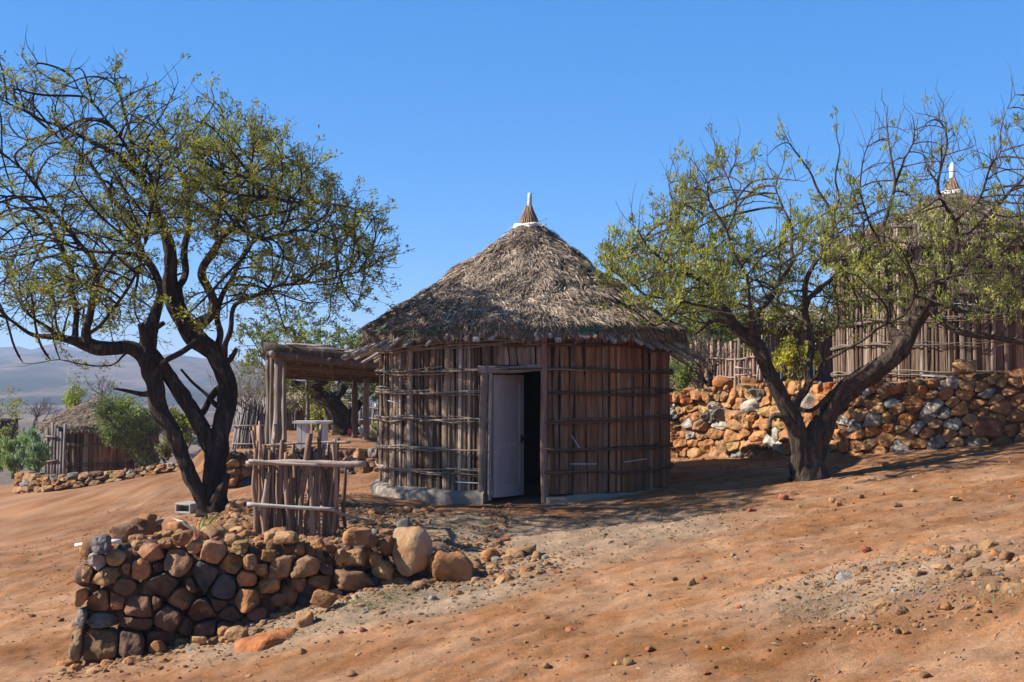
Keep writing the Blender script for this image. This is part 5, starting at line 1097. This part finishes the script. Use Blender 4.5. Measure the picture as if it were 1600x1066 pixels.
bush('shrub', 'small leafy green shrub just right of the hut wall, on top of the stone wall', 1058, 552, 616, 52, 22.8, (.16, .20, .07), 2200, (.05, .1), .011, .6, .35, 9)
bush('yellow_bush', 'bright yellow-green bush on the stone wall between the stems of the right acacia', 1238, 526, 598, 84, 21.8, (.30, .28, .03), 1900, (.04, .075), .016, .5, .35, 9, 'bush')
bush('dry_shrub', 'low dry brown shrub under the hut eave beside the green shrub', 1090, 560, 612, 40, 23.2, (.19, .16, .09), 500, (.04, .08), .01, .5, .3, 8)
# bare branching shrub over the wall
def bare_shrub(px, py, D, h, label, n=10, spread=.5, sd=1, name='bare_shrub', col=(.10, .075, .06), r0=.028, cat='shrub', lean=0, depth=4, par=None):
    rs = np.random.RandomState(sd); b = at(px, py, D); mb = MB()
    def rec(p, d, L, r, k):
        m = p + d * L * .5 + rs.normal(size=3) * L * .06; q = m + nrm(d + rs.normal(size=3) * .25) * L * .5
        V, Fs = tube([p, m, q], [r, r * .8, r * .6], 5 if r > .008 else 3, 0, 0, False); mb.add(V, Fs, np.array(col) * rs.uniform(.7, 1.4))
        if k:
            for _ in range(rs.randint(2, 4)): rec(q, nrm(d + rs.normal(size=3) * .45 + np.array([0, 0, .12])), L * rs.uniform(.55, .85), r * .58, k - 1)
            if rs.rand() < .5: rec(m, nrm(d + rs.normal(size=3) * .6), L * .6, r * .5, k - 1)
    for q in range(n): rec(b + rs.normal(size=3) * np.array([.08, .05, 0]), nrm((rs.normal() * spread + lean, rs.normal() * spread * .6, 1)), h * .38, r0 * rs.uniform(.6, 1), depth)
    o = mb.build(name, M_bark, None, True); return tag(o, label, cat)
bare_shrub(1110, 604, 22.6, .95, 'bare dark-twigged shrub on top of the stone wall, right of the nearest hut', 8, .5, 4)
bare_shrub(1095, 608, 22.5, .8, 'pale crooked bare stem leaning left over the wall towards the hut eave', 2, .2, 9, 'dead_stem', (.3, .27, .22), .03, 'dead stem', -.7, 2)
# ---------------------------------------------------------------- fences of sticks
def stick_fence(name, label, pts, h, rad, col, rails=(.3, .8), parts=100, hj=.12, cat='stick fence', sp=1.9, base=None, bare=False):
    Q = resample(np.array(pts, float), rad * sp); w = thing(name, Q[len(Q) // 2], label, cat); rest = MB(); nn = 0; n = len(Q)
    for i, p in enumerate(Q):
        mb = MB() if i < parts and not bare else rest
        stick(mb, p + np.array([0, R.normal() * .012, -.1]), p + np.array([R.normal() * .03, R.normal() * .02, h * (1 + R.uniform(-hj, hj))]), rad * R.uniform(.7, 1.3), rad * R.uniform(.5, .9), np.array(col) * R.uniform(.55, 1.35), 5, 5, .02, 0)
        if mb is not rest: part(mb, 'stick', M_wood, w, True)
    if rest.V: 
        o = part(rest, 'sticks', M_wood, w, True); o['kind'] = 'stuff'
    for rh in rails:
        mb = MB(); P = Q[::4].copy(); P[:, 2] += h * rh + .02 * R.normal(size=len(P)); P[:, 1] -= rad * 1.6
        if len(P) > 1: V, Fs = tube(P, rad * .6, 5, .1); mb.add(V, Fs, np.array(col) * 1.15); part(mb, 'rail', M_twig, w, True)
    return w
stick_fence('stick_fence', 'sunlit upright stick fence on the bank behind the bare shrub', [at(1040, 612, 26.5), at(1110, 610, 25.5), at(1188, 606, 24.6)], .95, .032, (.26, .17, .125), (.25, .62), hj=.1)
stick_fence('stick_gate', 'short stick hurdle leaning on the wall top left of the right acacia', [at(1148, 610, 23.2), at(1194, 606, 23.0)], .5, .026, (.36, .25, .2), (.5, .8), sp=2.6, hj=.2)
# ---------------------------------------------------------------- the upper hut and shed on the right
h2 = at(1492, 597, 24.2)
hut2, _ = round_hut('round_hut', 'upper round hut above the right stone wall, thatch topped by a white bottle', h2[0], 24.2, h2[2] - .1, 2.16, 2.80, 5.10, .2, 4.05, None, 22000, False, 'bottle', False, (.25, .75, 1.2, 1.6, 2.1), tone=.72)
for (px0, px1, py) in ((1440, 1480, 587), (1491, 1531, 475)):
    w_ = MB(); V, Fs = tube([at(px0, py, 21.9), at((px0 + px1) / 2, py + 1, 21.85), at(px1, py + 2, 21.9)], .012, 5); w_.add(V, Fs, (.6, .62, .66)); part(w_, 'wire_tie', M_metal, hut2)
def shed(name, label, px0, px1, pyt, pyb, D, col, roofcol, depth=2.0, roofh=.5, over=.2, thatch=4000, cat='shed'):
    a = at(px0, pyb, D); b = at(px1, pyb, D); zt = at(px0, pyt, D)[2]; zb = a[2]; t = thing(name, (a + b) / 2, label, cat)
    wb = MB(); x = a[0]
    while x < b[0]:
        w = R.uniform(.06, .11); plank(wb, (x, D, zb - .3), (x + R.normal() * .01, D, zt), np.array([1., 0, 0]), np.array([0, -1., 0]), w, .03, np.array(col) * R.uniform(.5, 1.4), 5); x += w * 1.03
    for xx in (a[0], b[0]):
        y = D
        while y < D + depth: w = R.uniform(.07, .12); plank(wb, (xx, y, zb - .3), (xx, y, zt), np.array([0, 1., 0]), np.array([1. if xx > a[0] else -1., 0, 0]), w, .03, np.array(col) * R.uniform(.5, 1.4), 4); y += w * 1.03
    part(wb, 'wall', M_wood, t)
    rb_ = MB(); x0, x1, y0, y1 = a[0] - over, b[0] + over, D - over * 1.4, D + depth + over; nx, ny = 30, 16
    gx, gy = np.meshgrid(np.linspace(0, 1, nx), np.linspace(0, 1, ny)); gx = gx.ravel(); gy = gy.ravel()
    dome = roofh * (np.sin(gy * math.pi) ** .7) * (np.clip(np.minimum(gx, 1 - gx) * 4, 0, 1) ** .5)
    Z = zt - .05 + dome + .04 * vn(gx * 9, gy * 7); V = np.stack([x0 + (x1 - x0) * gx, y0 + (y1 - y0) * gy, Z], 1); i = (np.arange(ny - 1)[:, None] * nx + np.arange(nx - 1)[None]).ravel()
    rb_.add(V, np.stack([i, i + 1, i + nx + 1, i + nx], 1), roofcol); rb_.add(V - np.array([0, 0, .14]), np.stack([i + nx, i + nx + 1, i + 1, i], 1), np.array(roofcol) * .7)
    n = thatch; u = R.rand(n); v = np.where(R.rand(n) < .35, R.rand(n) * .06, R.rand(n)); base = np.stack([x0 + (x1 - x0) * u, y0 + (y1 - y0) * v, zt - .05 + roofh * (np.sin(v * math.pi) ** .7) * (np.clip(np.minimum(u, 1 - u) * 4, 0, 1) ** .5)], 1)
    d = np.stack([R.normal(size=n) * .5, np.where(v < .5, -1, 1) * .8 + 0 * v, -.35 + R.normal(size=n) * .3], 1); d /= np.linalg.norm(d, axis=1, keepdims=True); s = np.cross(d, R.normal(size=(n, 3))); s /= np.linalg.norm(s, axis=1, keepdims=True); L = R.uniform(.1, .3, (n, 1)); w = .010
    V = np.stack([base - s * w, base + s * w, base + d * L + s * w * .5, base + d * L - s * w * .5], 1).reshape(-1, 3); k = np.arange(n)[:, None] * 4
    rb_.add(V, [k + np.array([[0, 1, 2, 3]])], np.repeat(np.array(roofcol) * R.uniform(.5, 1.6, (n, 1)), 4, 0)); part(rb_, 'roof', M_thatch, t)
    return t
shed('storage_shed', 'dark low shed with a grey domed roof behind the yellow-green bush', 1175, 1318, 503, 585, 28, (.12, .085, .07), (.26, .23, .18), 2.2, .45)
# reddish bank under the shed
# ---------------------------------------------------------------- far left hut and what grows round it
h3 = at(160, 737, 36)
hut3, _ = round_hut('round_hut', 'small low far-left hut half hidden under green bushes', h3[0], 36, h3[2] - .1, 1.46, 1.30, 1.25, .12, .45, None, 9000, False, None, False, (.4, .9))
stick_fence('stick_fence', 'dark upright pole screen against the left side of the small far-left hut', [at(72, 741, 34.5), at(100, 742, 34.2)], 1.25, .05, (.16, .13, .12), (.3, .8))
bush('green_bush', 'big feathery green bush spilling over the roof of the far-left hut', 188, 608, 700, 132, 33.6, (.15, .19, .07), 9000, (.05, .12), .014, .2, .9, 10, clumps=26, lean=1.0, zbase=at(245, 735, 33.5)[2])
bush('green_bush', 'small bright yellow-green bush against the hill above the far-left hut', 112, 600, 652, 46, 37.5, (.24, .27, .05), 1500, (.05, .11), .018, .2, .4, 5, zbase=-.9)
bush('green_bush', 'dark green overhanging bush on the right half of the far-left hut', 222, 636, 704, 60, 34.2, (.085, .115, .05), 3500, (.05, .1), .014, -.2, .6, 6, zbase=-.8)
for (px, w, py0, py1, D, lb) in ((20, 44, 668, 745, 33, 'pale green clump of upright cactus stems at the left edge'), (52, 46, 672, 752, 31.5, 'blue-green clump of upright cactus stems touching the far-left hut'), (0, 30, 690, 735, 35, 'low grey-green cactus clump half outside the left edge')):
    bush('cactus_clump', lb, px, py0, py1, w, D, (.20, .27, .12) if px != 52 else (.17, .25, .15), 1800, (.08, .2), .018, 1.2, .4, 8, 'cactus', None, 14, stemcol=(.14, .18, .08))
bush('green_bush', 'rounded yellow-green bush seen between the stems of the left acacia', 283, 636, 712, 70, 30, (.22, .24, .06), 3200, (.05, .11), .014, .3, .5, 8)
bush('green_bush', 'low dry olive bush behind the left acacia trunk', 262, 672, 716, 40, 29.2, (.15, .15, .06), 1200, (.05, .1), .014, .5, .3, 6)
bush('thin_sapling', 'thin yellow-green sapling branches at the left edge against the hill', 10, 592, 700, 52, 36, (.22, .24, .05), 520, (.06, .12), .016, .2, .6, 5, 'sapling')
bare_shrub(168, 640, 60, 1.6, 'leafless grey tree standing on the plain beyond the far-left hut', 3, .4, 12, 'bare_tree', (.2, .15, .15), .07, 'tree')
bare_shrub(52, 668, 60, 1.5, 'small bare bush on the plain near the dark shed', 4, .5, 13, 'bare_shrub', (.12, .09, .08), .05)
ds = MB(); c = at(4, 672, 42); box(ds, c, .55, 1.2, .62, 0, (.025, .022, .022)); box(ds, c + np.array([0, 0, .34]), .66, 1.3, .05, 0, (.06, .05, .045)); o = ds.build('dark_shed', M_wood); o.location = (0, 0, 0); tag(o, 'small dark box-like shed cut off by the left edge below the hill', 'shed')
stack_wall('low_stone_kerb', 'low kerb of round stones along the dirt road before the far-left hut', [at(22, 770, 30.2), at(70, 768, 29.5), at(75, 766, 29.4), at(130, 760, 29.6), at(200, 750, 29.9), at(250, 741, 30), at(290, 731, 30.2)],
           [at(28, 742, 30.6), at(70, 744, 29.8), at(75, 745, 29.7), at(130, 740, 29.9), at(200, 735, 30.2), at(250, 728, 30.2), at(290, 722, 30.4)], 3, (.2, .38), 'tobgtyt', 70, .3)
# ---------------------------------------------------------------- stick bundle hut, pink house, trees behind
def brush_stack():
    t = thing('brush_stack', at(398, 705, 27), 'grey cone of stacked sticks and brushwood left of the shade shelter', 'brush pile'); b = at(398, 706, 27); mb = MB(); rs = np.random.RandomState(5)
    for q in range(230):
        a = rs.rand() * 6.28; r0 = .42 * (.8 + .3 * rs.rand()); h = rs.uniform(.75, 1.15); tw = rs.normal() * .25
        stick(mb, b + np.array([r0 * math.cos(a), r0 * math.sin(a), -.02]), b + np.array([r0 * .75 * math.cos(a + tw), r0 * .75 * math.sin(a + tw), h]), .022, .012, np.array((.22, .19, .175)) * rs.uniform(.45, 1.3), 5, 5, .03, 0)
    for q in range(60):
        a = rs.rand() * 6.28; z = rs.uniform(.7, 1.0); p = b + np.array([.3 * math.cos(a), .3 * math.sin(a), z]); d = nrm((math.cos(a), math.sin(a), .9)); stick(mb, p, p + d * rs.uniform(.2, .45), .012, .006, np.array((.24, .21, .19)) * rs.uniform(.5, 1.2), 4, 4, .05, 0)
    part(mb, 'stacked_sticks', M_wood, t, True)
    rl = MB(); tt = np.linspace(0, 6.28, 30)
    for z in (.18, .55): V, Fs = tube(np.stack([b[0] + .46 * np.cos(tt), b[1] + .46 * np.sin(tt), b[2] + z + 0 * tt], 1), .018, 5, cap=False); rl.add(V, Fs, (.2, .17, .15))
    part(rl, 'binding_rail', M_twig, t, True)
brush_stack()
bare_shrub(392, 668, 29.5, 1.5, 'tall pale leafless shrub rising behind the grey stick stack', 16, .32, 21, 'bare_shrub', (.30, .27, .22), .02)
bush('green_bush', 'faint yellow-green twiggy bush beside the shelter posts', 372, 540, 690, 50, 31, (.2, .2, .08), 500, (.05, .1), .012, .3, .5, 9, zbase=.2)
ph = MB(); c = at(388, 632, 70); box(ph, c, 2.6, 3, 1.0, 0, (.50, .27, .22)); box(ph, c + np.array([0, 0, .58]), 3.0, 3.4, .14, 0, (.25, .2, .18)); box(ph, c + np.array([.5, -1.53, -.05]), .5, .05, .7, 0, (.12, .08, .06)); o = ph.build('pink_house', M_mud); tag(o, 'tiny pale pink house far behind the grey stick stack', 'house')
# dark leaning tree under the shelter
D3 = 33.5
BL = [(limb([(545, 690, 0, .42), (540, 668, 0, .36), (528, 645, 0, .30), (515, 627, 0, .24), (498, 615, 0, .18), (487, 606, 0, .15), (465, 602, 0, .10), (445, 597, 0, .07), (430, 580, 0, .04)], D3), None),
      (limb([(490, 608, 0, .12), (500, 598, -.3, .10), (512, 594, -.4, .07), (530, 580, -.6, .04)], D3), 0), (limb([(515, 627, 0, .14), (535, 612, .3, .1), (550, 590, .5, .07), (575, 570, .8, .04)], D3), 0),
      (limb([(500, 615, 0, .12), (480, 580, .3, .08), (465, 545, .5, .05), (455, 515, .5, .03)], D3), 0), (limb([(540, 660, 0, .15), (560, 630, .2, .10), (585, 610, .5, .07), (610, 590, .7, .04)], D3), 0)]
poly3 = [(375, 540), (395, 505), (430, 492), (480, 495), (520, 515), (570, 520), (610, 540), (640, 590), (620, 625), (570, 625), (530, 610), (470, 625), (420, 610), (385, 580)]
at3 = crown_pts(700, poly3, D3, at(500, 600, D3)[0], 2.6, 1.8, seed=8)
tree('acacia_tree', 'dark-trunked acacia seen through and above the shade shelter', BL, at3, at(545, 690, D3), (.15, .18, .06), seed=31, nleaf=16, cl_p=.95, di=1.6, dk=.22, maxn=3500, leafL=(.07, .14), leafw=.016, step=.14, upr=.3)
hut4 = shed('low_mud_hut', 'long low mud-walled hut with straw roof behind the white table', 430, 530, 634, 692, 38, (.14, .085, .06), (.30, .24, .13), 2.4, .75, .3, 5000, 'hut')
bush('green_bush', 'yellowing climbing bush by the low mud hut behind the white table', 497, 622, 690, 40, 35.5, (.26, .25, .05), 900, (.06, .12), .016, .2, .4, 6)
stick_fence('stick_fence', 'distant pale stick fence seen between the shelter posts and the nearest hut', [at(548, 666, 37), at(640, 664, 37)], .62, .035, (.32, .29, .27), (.3, .8))
stack_wall('far_stone_footing', 'thin line of tan stones under the distant pale stick fence', [at(548, 680, 36.2), at(640, 679, 36.2)], [at(548, 665, 36.4), at(640, 664, 36.4)], 2, (.25, .45), 'totyw', 30, .3)
# ---------------------------------------------------------------- shade shelter
sh = thing('shade_shelter', at(500, 690, 27.5), 'rustic pole shade shelter with a flat log roof, left of the nearest hut', 'shelter')
def post(px, pyt, pyb, D, w, col=(.15, .115, .09), lean=0, nm='post'):
    mb = MB(); b = at(px, pyb, D); b[2] = min(b[2], gz(b[0], b[1])) - .05; a = at(px + lean, pyt, D); r = w * D / F / 2; stick(mb, b, a, r * 1.1, r, np.array(col) * R.uniform(.85, 1.1), 9, 10, .012, .18); part(mb, nm, M_wood, sh, True)
post(434, 540, 706, 24.9, 11, (.17, .13, .10), 3); post(424, 556, 700, 25.6, 7, lean=1); post(419, 562, 700, 26.3, 8); post(444, 556, 704, 25.2, 7, (.26, .21, .18)); post(428, 548, 700, 25.4, 8, (.3, .26, .22), 5)
post(572, 588, 685, 30.6, 9, (.30, .24, .19)); post(554, 592, 678, 31.6, 9, (.15, .11, .09)); post(596, 585, 700, 26.4, 10, (.12, .09, .08)); post(480, 590, 672, 32, 6, (.16, .13, .11))
# roof: cross beams, then closely laid poles
def beam(a, b, r0, r1, col=(.085, .062, .05), nm='beam'):
    mb = MB(); stick(mb, a, b, r0, r1, np.array(col), 9, 14, .008, .15); part(mb, nm, M_wood, sh, True)
FL, FR_, BL_, BR_ = at(428, 551, 24.8), at(606, 574, 25.4), at(436, 588, 31.5), at(606, 598, 31.8)
beam(FL + (-.15, 0, 0), FR_ + (.3, 0, 0), .08, .07, (.11, .085, .07)); beam(BL_ + (-.1, 0, 0), BR_ + (.2, 0, 0), .055, .05); beam(FL + (0, -.25, -.02), BL_, .06, .05, (.3, .25, .22)); beam((FL + FR_) / 2 + (0, -.2, 0), (BL_ + BR_) / 2, .05, .045)
for q in range(34):
    t = q / 33; a = FL + (BL_ - FL) * t + np.array([-.1 - R.rand() * .12, 0, .09 + R.normal() * .015]); b = FR_ + (BR_ - FR_) * t + np.array([.3, 0, .09 + R.normal() * .015]); r = R.uniform(.09, .13); beam(a, b, r, r * .85, np.array((.085, .062, .046)) * R.uniform(.5, 1.35), 'roof_pole')
tm = MB()
for q in range(60):
    t = R.rand() * .35; s = R.rand(); p = (FL + (BL_ - FL) * t) * (1 - s) + (FR_ + (BR_ - FR_) * t) * s + np.array([0, 0, .2]); d = nrm((1, R.normal() * .3, R.normal() * .04)); stick(tm, p, p + d * R.uniform(.5, 1.2), .022, .014, np.array((.27, .22, .19)) * R.uniform(.5, 1.3), 5, 5, .03, 0)
part(tm, 'top_brushwood', M_twig, sh, True)
# ---------------------------------------------------------------- table, can, sack and the rest under the shelter
tb_ = thing('white_table', at(489, 700, 25.5), 'small white table with two slab legs behind the stick pen', 'table')
c = at(489, 658, 25.6); zf = gz(c[0], c[1]); m1 = MB(); box(m1, (c[0], c[1], c[2] - .02), .72, .55, .045, 0, (.74, .71, .66)); o = part(m1, 'tabletop', M_paint, tb_); 
for sx in (-.24, -.14, .22):
    m1 = MB(); zt = c[2] - .045; box(m1, (c[0] + sx, c[1], (zf + zt) / 2), .09 if sx < 0 else .10, .42, zt - zf, 0, (.70, .68, .65)); part(m1, 'leg', M_paint, tb_)
jc = MB(); p = at(588, 679, 32.5); p[2] = gz(p[0], p[1]); box(jc, (0, 0, .17), .24, .18, .34, 0, (.62, .60, .20)); box(jc, (.0, 0, .36), .12, .04, .035, 0, (.62, .60, .20)); V, Fs = tube([(-.085, 0, .33), (-.085, 0, .40)], .028, 10); jc.add(V, Fs, (.15, .12, .05)); box(jc, (0, -.094, .2), .07, .006, .07, 0, (.28, .22, .05))
o = jc.build('jerrycan', M_plast); o.location = [float(v) for v in p]; bv = o.modifiers.new('b', 'BEVEL'); bv.width = .012; bv.segments = 2; tag(o, 'pale yellow-green jerrycan on the ground by the nearest hut wall, under the shelter', 'jerrycan')
for (px, py, w, h, nm, lb, col) in ((569, 678, 22, 15, 'sack', 'slumped white sack on the ground beside the yellow-green jerrycan', (.68, .67, .66)), (575, 682, 14, 8, 'sack', None, (.6, .6, .6)), (547, 668, 9, 13, 'red_bundle', 'small red and white bundle at the foot of the dark acacia trunk', (.55, .10, .12))):
    if not lb: continue
    m1 = MB(); p = at(px, py, 32.3); p[2] = gz(p[0], p[1]); W = w * 32.3 / F; H = h * 32.3 / F; rock(m1, (0, 0, H * .42), W, W * .7, H, (0, .1, .3), col, 3, .3, .14)
    o = m1.build(nm, M_cloth, None, True); o.location = [float(v) for v in p]; tag(o, lb, 'sack' if nm == 'sack' else 'bundle')
# ---------------------------------------------------------------- scrub dotted on the plain and hills
def scrub():
    rs = np.random.RandomState(9); V = []; C = []; mb = MB(); P0, Fa = ICO[1]
    for q in range(1500):
        D = 62 + 1100 * rs.rand() ** 1.5; px = rs.uniform(-300, 1900); x = (px - 800) / F * D
        z = -8.0 if D > 115 else gz(x, D)
        if D > 330: continue
        s = rs.uniform(.35, 1.5) * (.6 if D < 120 else 1); P = P0 * np.array([s, s, s * .6]) * (1 + .25 * rs.normal(size=(len(P0), 1))) + np.array([x, D, z + s * .3]); mb.add(P, Fa, np.array((.085, .075, .045)) * rs.uniform(.5, 1.5))
    o = mb.build('scrub', M_hill, None, False); tag(o, None, None, None, 'stuff')
scrub()
haze()
finish_org()
